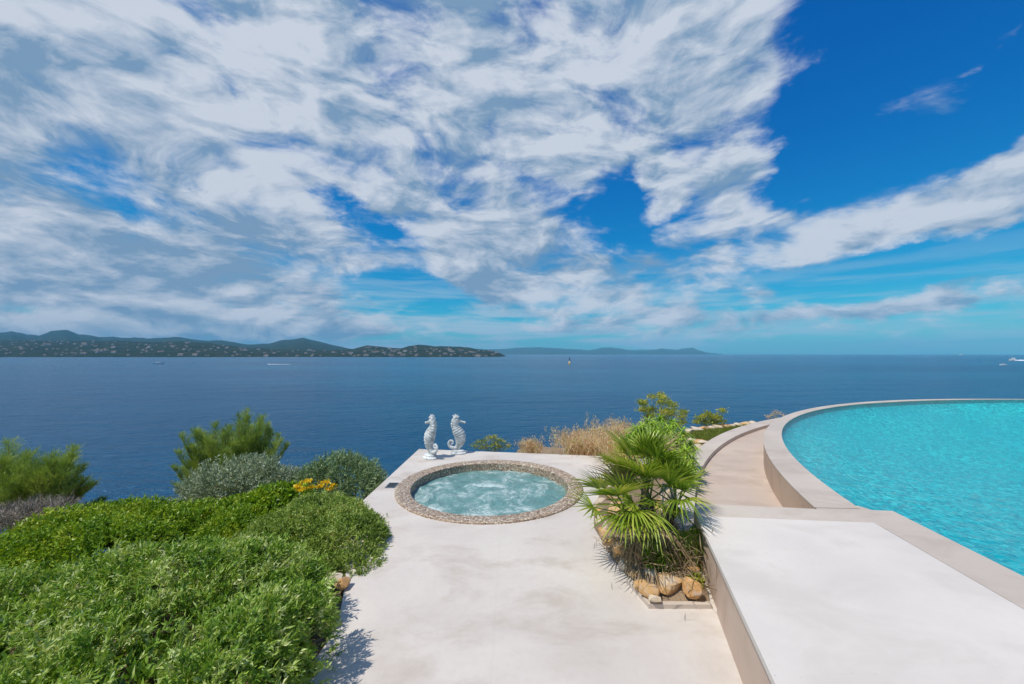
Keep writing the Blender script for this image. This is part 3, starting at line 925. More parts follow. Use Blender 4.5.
# feathery tamarisks: plumes of needles along bending stems
def plume_tree(label, base, plumes, seed, mat=L_feather, nl=.065, dens=380, cat='tree'):
    root = empty('tamarisk_tree', base, label, cat, 'feathery trees on the slope')
    r = np.random.default_rng(seed)
    P, D = [], []
    trunk = MB()
    rp_ = random.Random(seed)
    extra = []
    for tip, lean, rad in plumes:
        for q_ in range(3):
            extra.append(((tip[0] + rp_.uniform(-.22, .22), tip[1] + rp_.uniform(-.2, .2), tip[2] - rp_.uniform(.04, .35)), lean, rad * rp_.uniform(.7, 1.1)))
    for tip, lean, rad in list(plumes) + extra:
        tip = np.array(tip) - np.array(base)
        mid = tip * .5 + np.array([0, 0, -.06])
        ts = np.linspace(0, 1, 12)
        axis = np.array([2 * (1 - t) * t * mid + t * t * tip for t in ts])
        trunk.tube([tuple(a) for a in axis], [.022 * (1 - .85 * t) for t in ts], 5, False)
        # side twigs
        rad = rad * 1.9
        for k in range(int(dens)):
            t = r.uniform(.18, 1.0)
            p = 2 * (1 - t) * t * mid + t * t * tip
            ang = r.uniform(0, 2 * math.pi)
            prof = math.sin(min(1, (t - .10) / .5) * math.pi / 2) * (1.0 - .72 * max(0, (t - .62) / .38))
            tl = rad * prof * r.uniform(.35, 1.1)
            dv = np.array([math.cos(ang), math.sin(ang), r.uniform(.5, 1.9)]) + np.array(lean)
            dv /= np.linalg.norm(dv)
            m = 10
            s = np.linspace(.1, 1, m)[:, None]
            pts = p + dv * tl * s * 1.15
            P.append(pts); D.append(np.tile(dv, (m, 1)) + r.normal(0, .22, (m, 3)))
    P = np.vstack(P); D = np.vstack(D)
    foliage('foliage', leaf_quads(P, D, nl, .0036, seed), mat, root)
    trunk.build('trunk', M_bark, root, True)
    return root
base = at(232, 520, 7.6)
base.z = -1.5
pl = []
for px, py, d, rd in ((196, 432, 7.5, .17), (187, 450, 7.4, .17), (214, 425, 7.7, .17), (206, 440, 7.3, .18), (225, 432, 7.4, .18), (247, 411, 7.7, .20), (262, 418, 7.6, .18), (240, 424, 7.9, .20),
                      (252, 428, 7.4, .2), (270, 430, 7.8, .17), (279, 436, 7.6, .14), (232, 445, 7.3, .2), (194, 466, 7.4, .2), (262, 446, 7.5, .22), (213, 455, 7.5, .22), (183, 470, 7.6, .15), (245, 455, 7.6, .2)):
    pl.append((tuple(at(px, py, d)), (.1, 0, .6), rd))
plume_tree('upright feathery green tamarisk with several plumes behind the silver shrub', tuple(base), pl, 71)
base = at(20, 560, 6.4); base.z = -1.3
pl = []
for px, py, d, rd in ((8, 444, 6.4, .2), (30, 455, 6.5, .24), (52, 456, 6.6, .22), (74, 450, 6.4, .18), (84, 466, 6.5, .12), (66, 468, 6.3, .22), (0, 462, 6.2, .25), (20, 468, 6.1, .25), (44, 475, 6.2, .25),
                      (-15, 450, 6.4, .25), (-35, 458, 6.4, .3), (86, 490, 6.5, .10), (76, 482, 6.4, .16), (10, 485, 6.0, .28), (55, 492, 6.3, .22), (-20, 480, 6.2, .3), (32, 498, 6.2, .25), (72, 500, 6.4, .14)):
    pl.append((tuple(at(px, py, d)), (.5, 0, .35), rd))
plume_tree('dark windblown tamarisk bending right at the far left edge', tuple(base), pl, 72, dens=380)

# yellow flower heads above the round bush
fb = at(318, 500, 4.5)
fr = empty('flowering_plant', (fb.x, fb.y, -.7), 'flowering plant with flat yellow flower heads rising behind the round bush', 'plant')
for (px, py, rr_) in ((307, 482, .055), (301, 490, .045), (298, 487, .035), (311, 488, .04), (325, 483, .055), (329, 490, .045), (320, 487, .04), (333, 486, .03)):
    p = at(px, py, 4.4) - fr.location
    m = MB(); m.tube([(p.x * .4, p.y * .4, 0), (p.x * .7, p.y * .8, p.z * .5), tuple(p)], [.006, .005, .003], 5, False); m.build('stem', M_stemgreen, fr, True)
    n = 90
    P = np.c_[rng.normal(0, rr_ * .5, n), rng.normal(0, rr_ * .5, n), rng.normal(0, .006, n)] + np.array(p)
    D = np.c_[rng.normal(0, .5, n), rng.normal(0, .5, n), np.ones(n)]
    foliage('flower_head', leaf_quads(P, D, .022, .018, int(px)), M_yellow, fr)

# ------------------------------------------------------------------ planting bed on the right
import bmesh
def rock(loc, size, seed, mat, label, group='rocks in the palm bed', rz=0.0):
    r = np.random.default_rng(seed)
    bm = bmesh.new()
    bmesh.ops.create_icosphere(bm, subdivisions=3, radius=1)
    P = np.array([v.co[:] for v in bm.verts])
    k = vnoise(P, 1.7, seed, 3) * .30 + vnoise(P, 5, seed + 1, 2) * .07
    dirs = r.normal(size=(16, 3)); dirs /= np.linalg.norm(dirs, axis=1)[:, None]
    P = P * (1 + k)[:, None]
    for d in dirs:                                   # broken flat faces
        dd = P @ d - .62
        P = P - np.outer(np.maximum(dd, 0), d) * .97
    P = P * np.array(size) / 1.0
    for v, p in zip(bm.verts, P): v.co = p
    me = bpy.data.meshes.new('rock'); bm.to_mesh(me); bm.free()
    o = link('rock', me, mat, None, False)
    o.location = loc; o.rotation_euler = (0, 0, rz)
    m = o.modifiers.new('es', 'EDGE_SPLIT'); m.split_angle = R(20)
    me.polygons.foreach_set('use_smooth', [True] * len(me.polygons))
    return tag(o, label, 'rock', group)

# soil mound
bed = [(0.90, 2.94), (0.83, 3.3), (0.80, 3.9), (0.92, 4.5), (1.25, 5.1), (1.9, 5.75), (2.75, 6.5), (3.2, 6.9), (2.62, 5.95), (2.1, 5.05), (1.7, 4.2), (1.45, 3.4), (1.34, 2.70), (0.96, 2.72)]
bc = np.mean(bed, 0)
bm = bmesh.new()
rings = []
for s_, z in ((1.0, .01), (.93, .09), (.7, .15), (.4, .19)):
    rings.append([bm.verts.new((bc[0] + (x - bc[0]) * s_, bc[1] + (y - bc[1]) * s_, z)) for x, y in bed])
for a, b_ in zip(rings[:-1], rings[1:]):
    for i in range(len(bed)):
        j = (i + 1) % len(bed)
        bm.faces.new((a[i], b_[i], b_[j], a[j]))
bm.faces.new(rings[-1])
bmesh.ops.recalc_face_normals(bm, faces=list(bm.faces))
me = bpy.data.meshes.new('soil'); bm.to_mesh(me); bm.free()
link('soil', me, M_soil, None, True)['kind'] = 'structure'
# edging of the bed
ed = MB()
def strip(p, q, wdt, z0, z1):
    p, q = Vector((*p, 0)), Vector((*q, 0))
    d = (q - p).normalized(); nrm = Vector((-d.y, d.x, 0)) * wdt / 2
    ed.prism([tuple(x)[:2] for x in (p - nrm, q - nrm, q + nrm, p + nrm)], z0, z1)
strip((0.865, 2.98), (0.925, 2.70), .035, -.02, .035)
strip((0.91, 2.685), (1.335, 2.685), .035, -.02, .032)
tag(ed.build('bed_edging', M_cope, bevel=.004), 'thin pale stone edging around the front corner of the palm bed', 'edging')

RK = [ # px, py(base), size, material, label
 (651, 596, (.075, .06, .055), 0, 'flat brown and grey rock at the left corner of the palm bed'),
 (640, 589, (.065, .05, .040), 0, 'small ochre rock lowest left beside the bed edging'),
 (668, 590, (.115, .075, .075), 0, 'large orange and cream rock in the middle front of the palm bed'),
 (652, 577, (.10, .07, .060), 1, 'pale pinkish cream rock behind the large orange rock'),
 (691, 596, (.075, .06, .075), 0, 'golden rock at the right front corner of the palm bed'),
 (690, 577, (.075, .055, .05), 0, 'orange wedge-shaped rock against the retaining wall'),
 (673, 576, (.05, .05, .035), 1, 'small pale rock between the cream rock and the orange wedge'),
 (699, 588, (.035, .04, .035), 1, 'tiny cream pebble against the retaining wall'),
 (655, 602, (.05, .035, .022), 1, 'flat pale pebble touching the bed edging'),
]
for i, (px, py, sz, mi, lb) in enumerate(RK):
    p = ground(px, py, .04); p.z = .05 + sz[2] * .45
    sz = tuple(k_ * 1.22 for k_ in sz)
    rock(p, sz, 900 + i, (M_rock, M_rockpale)[mi], lb, rz=i * .4)
RK2 = [(612, 546, .02, (.10, .08, .08), 0, 'yellowish rock under the lowest left palm frond'), (607, 530, .07, (.07, .07, .07), 1, 'pale yellow rock in the stack left of the palm trunks'),
       (616, 520, .20, (.08, .07, .08), 0, 'ochre rock on the upper left of the stack under the palm'), (622, 552, .1, (.08, .07, .06), 0, 'orange rock low in the stack beside the palm roots'),
       (612, 498, .34, (.08, .07, .07), 0, 'bright orange rock behind the left fan of the palm'), (628, 505, .32, (.07, .07, .08), 1, 'sandy rock behind the palm stems'),
       (668, 500, .30, (.13, .10, .16), 1, 'tall cream and orange rock seen through the middle of the palm'), (640, 540, .16, (.1, .1, .1), 1, 'dusty rock among the palm trunks'),
       (596, 452, .05, (.16, .12, .10), 0, 'orange rock in the dry grass at the far edge of the terrace')]
for i, (px, py, z, sz, mi, lb) in enumerate(RK2):
    p = ground(px, py, z) if i != 8 else Vector((1.5, 7.1, .0))
    p.z = z + .02
    rock(p, sz, 950 + i, (M_rock, M_rockpale)[mi], lb, group='rocks stacked under the palm' if i != 8 else None, rz=i * .7)
for i, (x, y, sc_) in enumerate(((.90, 3.02, .05), (.87, 3.16, .06), (.86, 3.32, .065), (.84, 3.50, .07), (.83, 3.70, .075), (.85, 3.92, .08), (.88, 4.14, .08), (.95, 4.38, .09), (1.05, 4.62, .09), (1.2, 4.88, .1))):
    p = Vector((x + .03, y, sc_ * .7))
    oo = ('nearest', 'second', 'third', 'fourth', 'fifth', 'sixth', 'seventh', 'eighth', 'ninth', 'farthest')[i]
    rock(p, (sc_ * 1.1, sc_ * 1.25, sc_), 1200 + i, (M_rock, M_rockpale)[i % 2], f'{("ochre", "cream")[i % 2]} rock, {oo} of the row along the terrace side of the palm bed', 'rocks bordering the palm bed', rz=i * .9)
# fill boulders below the upper rocks so that the stack carries itself
for i, (x, y, z, s_) in enumerate(((1.0, 3.72, .10, .13), (1.10, 4.0, .13, .15), (1.45, 4.0, .12, .18), (1.2, 3.7, .10, .15))):
    rock(Vector((x, y, z)), (s_, s_, s_ * .9), 970 + i, M_rock, 'ochre boulder at the bottom of the stack under the palm fronds', 'hidden boulders under the palm')

# fan palm
def fan_leaf(n, length, droop, spread, seed, tw=1.0):
    """a palmate blade in its own frame: petiole end at origin, pointing +X, normal +Z"""
    r = random.Random(seed)
    V, Fc = [], []
    for i in range(n):
        t = (i + .5) / n * 2 - 1
        a = t * spread
        l = length * (1 - .22 * abs(t) ** 2) * r.uniform(.93, 1.05)
        wd = length * .0225 * tw
        ca, sa = math.cos(a), math.sin(a)
        rows = []
        m = 6
        for k in range(m + 1):
            u = k / m
            ww = wd * (0.45 + 1.0 * min(1, u / .35)) * (1 - max(0, (u - .35) / .65)) ** .75 if u > .35 else wd * (.30 + 1.15 * u / .35 * .999)
            if k == m: ww = .0006
            x = l * u
            z = -droop * (u ** 2.2) * l * (1 + .3 * math.sin(i * 1.7)) + .10 * l * math.cos(a) * u * (1 - u) + abs(t) * .22 * l * u * (1 - .3 * u)
            rows.append((x, ww, z))
        b0 = len(V)
        for x, ww, z in rows:
            for sgn, dz_ in ((-1, .45), (0, 0), (1, .45)):
                V.append((ca * x - sa * sgn * ww, sa * x + ca * sgn * ww, z + dz_ * ww))
        for k in range(m):
            for q_ in range(2):
                i0 = b0 + k * 3 + q_
                Fc.append((i0, i0 + 1, i0 + 4, i0 + 3))
    return V, Fc
def frond(parent, base, target, length, n=16, droop=.25, spread=R(75), seed=0, roll=0.0, mat=None, name='frond', pet=True):
    """petiole from base to target, blade of given length beyond it"""
    base, target = Vector(base), Vector(target)
    d = (target - base)
    dirn = Vector((d.x, d.y, d.z * .75)).normalized()
    V, Fc = fan_leaf(n, length, droop, spread, seed)
    up = Vector((0, 0, 1))
    side = up.cross(dirn)
    if side.length < .05: side = Vector((1, 0, 0))
    side.normalize(); nrm = dirn.cross(side)
    ca, sa = math.cos(roll), math.sin(roll)
    s2 = side * ca + nrm * sa; n2 = nrm * ca - side * sa
    b = MB()
    b.add([target + dirn * v[0] + s2 * v[1] + n2 * v[2] for v in V], Fc)
    o = b.build(name, mat or L_palm, parent, False)
    if pet:
        p = MB()
        mid = base.lerp(target, .5) + Vector((0, 0, -.02 + .05 * d.length))
        p.tube([base, mid, target, target + dirn * .03], [.008, .006, .005, .003], 5, False)
        p.build('petiole', M_stemgreen, o, True)
    return o
pb = Vector((1.15, 3.35, .10))
palm = empty('fan_palm', pb, 'clump of green fan palm with stiff fronds growing out of rocks between the terraces', 'palm')
def loc_(px, py, d): return at(px, py, d) - pb
trunks = [((0, 0, 0), loc_(650, 500, 3.45)), ((-.06, .05, 0), loc_(628, 515, 3.4)), ((.10, .06, 0), loc_(676, 505, 3.55)), ((0, .2, 0), loc_(646, 486, 3.65))]
for a, c in trunks:
    t = MB()
    k = 9
    pts = [Vector(a).lerp(c, i / k) + Vector((.012 * math.sin(i * 2), .012 * math.cos(i * 1.7), 0)) for i in range(k + 1)]
    t.tube(pts, [.050 + .010 * (i % 2) - .02 * i / k for i in range(k + 1)], 10, True)
    t.build('trunk', M_fibre, palm, True)
T0, T1, T2, T3 = [c for a, c in trunks]
FR = [ # trunk, petiole end (px,py,d), blade length, n, droop, spread, roll
 (T1, (618, 496, 3.10), .36, 21, .06, R(88), .30), (T1, (622, 518, 3.05), .36, 20, .30, R(62), -.2), (T1, (634, 512, 2.98), .30, 20, .45, R(70), .1),
 (T0, (650, 515, 3.0), .29, 20, .55, R(65), 0), (T2, (682, 500, 3.1), .30, 20, .45, R(70), .2), (T2, (688, 500, 3.2), .28, 18, .10, R(55), -.3),
 (T2, (676, 478, 3.45), .30, 21, .08, R(80), -.3), (T2, (694, 525, 3.25), .27, 16, .9, R(55), .1), (T2, (684, 530, 3.2), .26, 16, 1.0, R(50), -.1),
]
rf = random.Random(77)
CRN = [(T0, (645, 498, 3.35), 8), (T1, (614, 514, 3.32), 7), (T2, (670, 506, 3.38), 8), (T3, (646, 478, 3.60), 13), (T0, (650, 532, 3.2), 4)]
for T_, cpx, cnt in CRN:
    for k_ in range(cnt):
        a_ = 2 * math.pi * (k_ + rf.random() * .6) / cnt
        e_ = rf.uniform(.25, 1.1) if k_ % 3 else rf.uniform(.9, 1.45)
        rr_ = rf.uniform(.17, .27)
        c_ = at(*cpx)
        p_ = c_ + Vector((math.cos(a_) * math.cos(e_), math.sin(a_) * math.cos(e_), math.sin(e_))) * rr_
        q_ = (CX + F * p_.x / p_.y, HY + F * (EYE - p_.z) / p_.y, p_.y)
        FR.append((T_, q_, rf.uniform(.27, .37), rf.choice((14, 16, 18)), rf.uniform(.0, .30), R(rf.uniform(60, 88)), rf.uniform(-.8, .8)))
for i, (tb_, (px, py, d), ln, n_, dr, spd, rl) in enumerate(FR):
    frond(palm, tb_, loc_(px, py, d), ln, n_, dr, spd, 50 + i, rl, L_palmdead if i in (17, 33, 47) else None)
for i, (px, py, d) in enumerate(((640, 535, 3.15), (660, 530, 3.1), (672, 545, 3.15), (652, 545, 3.1), (630, 540, 3.2), (682, 540, 3.25))):
    frond(palm, (T0, T1, T2)[i % 3], loc_(px, py, d), .26, 12, 1.2, R(45), 90 + i, .2, L_palmdead, 'dead_frond', False)
# dry litter and weeds between the trunks
lit = empty('leaf_litter', (1.15, 3.2, .12), 'tangle of dead brown palm leaves between trunks and rocks', 'leaf litter')
n = 1500
P = np.c_[rng.normal(0, .17, n), rng.normal(0, .22, n), np.abs(rng.normal(0, .10, n))]
foliage('dead_leaves', leaf_quads(P, rng.normal(0, 1, (n, 3)) + [0, 0, .3], .11, .006, 33), L_palmdead, lit)
wd_l = [(1.12, 3.02, .14, .12, .09, .12), (1.22, 3.1, .2, .10, .09, .12)]
bush('green_weed', 'small bright green weed growing at the foot of the palm', 'plant', wd_l, 2600, 6, .030, .016, L_bright, 707, (1.15, 3.05, .08), shell=.5, spread=.8, br=.003)
wd_l = [(1.30, 2.83, .10, .05, .04, .05)]
bush('yellow_weed', 'tiny yellow-green weed between the golden rock and the orange wedge rock', 'plant', wd_l, 3500, 5, .022, .012, L_fennel, 708, (1.30, 2.83, .06), shell=.6, spread=.8, br=.002)

# spurge rosettes behind the palm
def rosette_plant(name, label, cat, base, heads, mat, seed, ln=.16, wd=.016, per=46, droop=.9):
    base = Vector(base)
    root = empty(name, base, label, cat)
    r = np.random.default_rng(seed)
    V, Fc = [], []
    for h in heads:
        h = np.array(h) - np.array(base)
        m = MB(); m.tube([(0, 0, 0), tuple(h * np.array([.5, .5, .6])), tuple(h)], [.014, .011, .008], 6, False); m.build('stem', M_stemgreen, root, True)
        for k in range(per):
            a = r.uniform(0, 2 * math.pi); e = r.uniform(-.5, 1.2)
            l = ln * r.uniform(.7, 1.15)
            d = np.array([math.cos(a) * math.cos(e), math.sin(a) * math.cos(e), math.sin(e)])
            s_ = np.array([-math.sin(a), math.cos(a), 0])
            b0 = len(V)
            o_ = h - np.array([0, 0, r.uniform(0, .10)])
            for u, ww in ((0, .6), (.35, 1), (.7, .8), (1, .05)):
                c_ = o_ + d * l * u + np.array([0, 0, -droop * l * u * u * .6])
                V.append(c_ + s_ * wd * ww * .5); V.append(c_ - s_ * wd * ww * .5)
            for q_ in range(3):
                Fc.append((b0 + 2 * q_, b0 + 2 * q_ + 1, b0 + 2 * q_ + 3, b0 + 2 * q_ + 2))
    b = MB(); b.add(V, Fc)
    b.build('foliage', mat, root)
    return root
hd = [at(px, py, d) for px, py, d in ((655, 424, 5.3), (668, 428, 5.2), (645, 432, 5.0), (662, 440, 4.9), (678, 440, 5.1), (686, 450, 5.0), (676, 455, 4.9), (650, 445, 4.9), (690, 442, 5.4), (640, 440, 5.2), (664, 432, 5.5), (682, 462, 4.8), (692, 458, 5.0), (648, 420, 5.4), (660, 418, 5.5), (672, 421, 5.4), (636, 428, 5.2), (682, 430, 5.3), (642, 426, 5.0), (656, 434, 4.8), (670, 448, 4.8), (686, 470, 4.7), (628, 436, 5.2))]
rosette_plant('spurge_plant', 'light green spurge with drooping leaf rosettes directly behind the fan palm', 'plant', (1.9, 4.9, .12), hd, L_spurge, 81, per=85, ln=.19)
# airy yellow-green umbels (fennel) behind
def stalk_plant(name, label, cat, base, tips, seed, mat, head=.05, nper=70, ln=.022, wd=.010, stemr=.004, group=None, leafy=0):
    base = Vector(base)
    root = empty(name, base, label, cat, group)
    r = np.random.default_rng(seed)
    P = []
    m = MB()
    for t in tips:
        t = Vector(t) - base
        mid = Vector((t.x * .35, t.y * .35, t.z * .55))
        m.tube([(0, 0, 0), mid, t], [stemr, stemr * .8, stemr * .4], 4, False)
        P.append(r.normal(0, head * .45, (nper, 3)) * [1, 1, .55] + np.array(t))
        for k in range(leafy):
            u = r.uniform(.25, .95)
            c = np.array(mid.lerp(t, u))
            P.append(c + r.normal(0, .035, (8, 3)))
    m.build('stems', M_stemgreen, root, True)
    P = np.vstack(P)
    foliage('foliage', leaf_quads(P, r.normal(0, .7, P.shape) + [0, 0, .6], ln, wd, seed), mat, root)
    return root
r_ = random.Random(9)
tips = [at(px + r_.uniform(-3, 3), py + r_.uniform(-2, 2), 6.6 + r_.uniform(-.3, .3)) for px, py in ((642, 403), (650, 399), (658, 397), (660, 404), (668, 403), (676, 407), (683, 411), (647, 410), (655, 410), (664, 412), (672, 415), (680, 418), (640, 412), (650, 418), (660, 420), (685, 422), (645, 405), (663, 400), (671, 410), (678, 424))]
stalk_plant('yellow_umbel_plant', 'airy plant with yellow-green umbels standing tallest against the sea behind the palm', 'plant', (2.45, 6.75, -.1), tips, 82, L_fennel, .085, 170, .03, .014, leafy=9)
tips = [at(px, py, 9.4) for px, py in ((700, 418), (704, 416), (708, 414), (713, 418), (718, 417), (722, 411), (697, 422), (706, 422), (714, 423), (721, 421))]
stalk_plant('yellow_green_weed', 'low yellow-green weed behind the sandy rocks right of the palm', 'plant', (4.65, 9.5, -.2), tips, 83, L_fennel, .12, 150, .04, .02, leafy=5)
tips = [at(px, py, 11.2) for px, py in ((771, 415), (775, 412), (779, 413), (768, 417), (782, 415))]
stalk_plant('sparse_weed', 'sparse weed silhouetted on the sea beside the pool coping', 'plant', (7.3, 11.3, -.3), tips, 84, L_grass, .10, 40, .035, .012, leafy=4)
tips = [at(px, py, 7.9) for px, py in ((474, 446), (479, 443), (484, 441), (489, 438), (494, 437), (498, 440), (503, 442), (508, 446), (482, 447), (491, 446), (500, 447), (496, 444))]
stalk_plant('leafy_weed', 'small olive weed peeping over the far terrace edge behind the hot tub', 'plant', (-.35, 8.0, -.4), tips, 85, L_fennel, .08, 60, .035, .014, leafy=5)
# dry grasses
def grass_tuft(name, label, base, tips_rng, n, seed, mat=L_grass, group='dry grasses along the terrace edge', plume=True, h=(.3, .6), lean=(-.15, 0), rad=.12):
    base = Vector(base)
    root = empty(name, base, label, 'grass', group)
    r = np.random.default_rng(seed)
    V, Q = [], []
    PP = []
    for k in range(n):
        b0 = np.array([r.normal(0, rad), r.normal(0, rad), 0])
        hh = r.uniform(*h)
        d = np.array([r.normal(lean[0], .28), r.normal(lean[1], .28), 1.0])
        s_ = np.array([r.normal(), r.normal(), 0]); s_ /= np.linalg.norm(s_)
        i0 = len(V)
        for u in (0, .4, .75, 1):
            c = b0 + d * hh * u + np.array([d[0] * hh * .5 * u * u, d[1] * hh * .5 * u * u, -.12 * hh * u * u])
            ww = .0055 * (1 - .85 * u)
            V.append(c - s_ * ww); V.append(c + s_ * ww)
        for q_ in range(3):
            Q.append((i0 + 2 * q_, i0 + 2 * q_ + 1, i0 + 2 * q_ + 3, i0 + 2 * q_ + 2))
        if plume and r.random() < .8:
            PP.append(c + r.normal(0, .022, (16, 3)) * [1, 1, 1.8])
    link('blades', np_mesh('blades', V, Q), mat, root)
    if PP:
        PP = np.vstack(PP)
        foliage('seed_heads', leaf_quads(PP, r.normal(0, .4, PP.shape) + [lean[0], 0, 1], .04, .009, seed), L_grass, root)
    return root
grass_tuft('dry_grass_tuft', 'wispy dry grass tuft farthest left along the terrace edge behind the palm', (1.15, 7.05, -.12), None, 240, 1, h=(.2, .45), rad=.14)
grass_tuft('dry_grass_tuft', 'pinkish dry grass tuft in the middle of the far edge row', (1.5, 7.1, -.12), None, 250, 2, h=(.22, .50), rad=.15, lean=(-.05, 0))
grass_tuft('dry_grass_tuft', 'tall pale pink dry grass tuft just left of the yellow umbel plant', (1.95, 6.9, -.1), None, 330, 3, h=(.35, .68), rad=.15, lean=(.0, 0))
grass_tuft('dry_grass_tuft', 'dense straw grass tuft half hidden behind the palm fronds', (1.75, 6.3, .02), None, 300, 4, h=(.25, .5), rad=.15)
grass_tuft('dry_grass_tuft', 'tiny pinkish grass tuft alone behind the hot tub', (.40, 7.35, -.2), None, 160, 5, h=(.15, .3), rad=.07)

# lawn patch and its sandy rocks
n = 9000
lp = [ground(688, 436.5), ground(694, 430.5), ground(756, 423.6), ground(748, 428), ground(712, 441)]
xs_ = [p.x for p in lp]; ys_ = [p.y for p in lp]
P = []
def inside(x, y):
    c = False
    j = len(lp) - 1
    for i in range(len(lp)):
        if (lp[i].y > y) != (lp[j].y > y) and x < (lp[j].x - lp[i].x) * (y - lp[i].y) / (lp[j].y - lp[i].y) + lp[i].x: c = not c
        j = i
    return c
while len(P) < n:
    x, y = rng.uniform(min(xs_), max(xs_)), rng.uniform(min(ys_), max(ys_))
    if inside(x, y): P.append((x, y, -.03))
P = np.array(P)
V = leaf_quads(P, rng.normal(0, .35, (n, 3)) + [0, 0, 1], .055, .008, 5)
o = foliage('grass', V, L_lawn, None); tag(o, 'small strip of short olive green lawn beside the curved kerb', 'grass', kind='stuff')
mm = MB(); mm.prism([(p.x, p.y) for p in lp], -.3, -.02); lo = mm.build('lawn', M_soil); lo['kind'] = 'structure'
LR = [(684, 433), (690, 430), (697, 428.6), (704, 427.6), (711, 427), (718, 426.4), (725, 425.8), (732, 425.2), (739, 424.6), (746, 423.6), (752, 422.8), (692, 440), (699, 441.5), (705, 442), (698, 446)]
ords = ['leftmost', 'second', 'third', 'fourth', 'fifth', 'sixth', 'seventh', 'eighth', 'ninth', 'tenth', 'rightmost']
for i, (px, py) in enumerate(LR):
    p = ground(px, py + .8); p.z = .0
    sz = random.Random(i).uniform(.10, .16)
    if i < 11:
        lb = f'sandy orange rock, {ords[i]} of the row along the seaward side of the lawn strip'
        gp = 'rocks edging the lawn'
    else:
        lb = ['cream rock at the left tip of the lawn strip', 'orange rock between lawn strip and kerb, farthest left', 'orange rock touching the kerb below the lawn strip', 'ochre rock behind the spurge beside the kerb'][i - 11]
        gp = 'rocks by the kerb'
    rock(p, (sz * 1.3, sz, .075 if i < 11 else .06), 1000 + i, M_rockpale if i % 3 else M_rock, lb, gp, rz=i)
# rocks by the left edge of the terrace
for i, (px, py, sz, lb) in enumerate(((322, 583, (.13, .09, .06), 'flat sandy orange rock between the two big bushes at the terrace edge'), (337, 588, (.08, .07, .05), 'small reddish rock right at the curved terrace edge'),
                                      (312, 580, (.08, .07, .05), 'pale rock tucked under the round bush'))):
    p = ground(px + 5, py + 1); p.z = .035
    rock(p, sz, 1100 + i, M_rockpale if i != 1 else M_rock, lb, 'rocks at the left terrace edge', rz=i)

# ------------------------------------------------------------------ far shore
def ridge(pts, px):
    xs__ = [p[0] for p in pts]; ys__ = [p[1] for p in pts]
    return np.interp(px, xs__, ys__)
def hillside(name, prof, d0, d1, x0, x1, mat, seed, rough=.12, nx=260, nd=26, pw=.8):
    """terrain from the shore at distance d0 up to its ridge at distance d1"""
    pxs = np.linspace(x0, x1, nx)
    ts = np.r_[np.linspace(0, 1, nd), 1.15, 1.4]
    V = []
    for t in ts:
        d = d0 + (d1 - d0) * t
        X = (pxs - CX) / F * d
        zr = EYE + (HY + vnoise(np.c_[pxs, pxs * 0], .30, seed + 7, 3) * .9 * np.clip((HY - ridge(prof, pxs)) / 4, 0, 1) - ridge(prof, pxs)) / F * d1
        P = np.c_[X / 100, np.full(nx, d / 100)]
        nz = vnoise(P, 1.2, seed, 5)
        tt = min(t, 1)
        z = SEA - 3 + (zr - SEA + 3) * (tt ** pw)
        z = z + nz * rough * (zr - SEA) * (tt * (1.15 - tt) * 2.2 + .25 * tt)
        if t > 1: z = SEA - 3 + (zr - SEA) * (1 - (t - 1) * 1.2)
        V.append(np.c_[X, np.full(nx, d), z])
    V = np.vstack(V)
    i = np.arange(len(ts) * nx).reshape(len(ts), nx)
    Q = np.c_[i[:-1, :-1].ravel(), i[:-1, 1:].ravel(), i[1:, 1:].ravel(), i[1:, :-1].ravel()]
    o = link(name, np_mesh(name, V, Q), mat, None, True)
    o['kind'] = 'structure'
    return V.reshape(len(ts), nx, 3)
front = [(-60, 341), (0, 341), (30, 340), (60, 341), (110, 341), (150, 342), (185, 341), (215, 344), (245, 347.5), (270, 349), (300, 350), (340, 350), (355, 348.5), (366, 345.5), (380, 346.5), (400, 348), (414, 345.5), (424, 344.5), (436, 346.5), (455, 346.5), (475, 348.5), (490, 350.5), (500, 353), (508, 357)]
HF = hillside('hills', front, 1270, 2100, -70, 508, M_hill, 3)
back = [(-80, 333), (0, 332), (12, 331.5), (28, 335), (40, 335.5), (50, 331), (58, 329.5), (68, 330), (78, 334), (95, 336), (120, 337.5), (150, 338), (180, 337.2), (195, 339.5), (210, 340.2), (222, 340), (240, 343.5), (255, 344.5), (270, 343), (285, 340), (303, 338), (318, 341), (332, 345), (345, 347.5), (365, 351), (390, 356)]
hillside('hills', back, 2200, 4200, -90, 390, M_hill, 4, .10)
far = [(300, 352), (330, 349.5), (360, 349), (420, 349.5), (470, 349.5), (500, 349), (520, 348), (545, 347), (560, 348.8), (575, 349.5), (590, 349.8), (602, 348), (612, 347.6), (625, 349.8), (645, 349.8), (662, 349), (678, 349.8), (686, 348.2), (692, 347.4), (698, 349.5), (706, 352.4), (720, 354)]
hillside('hills', far, 7600, 9800, 290, 722, M_mount, 5, .22, pw=.6)

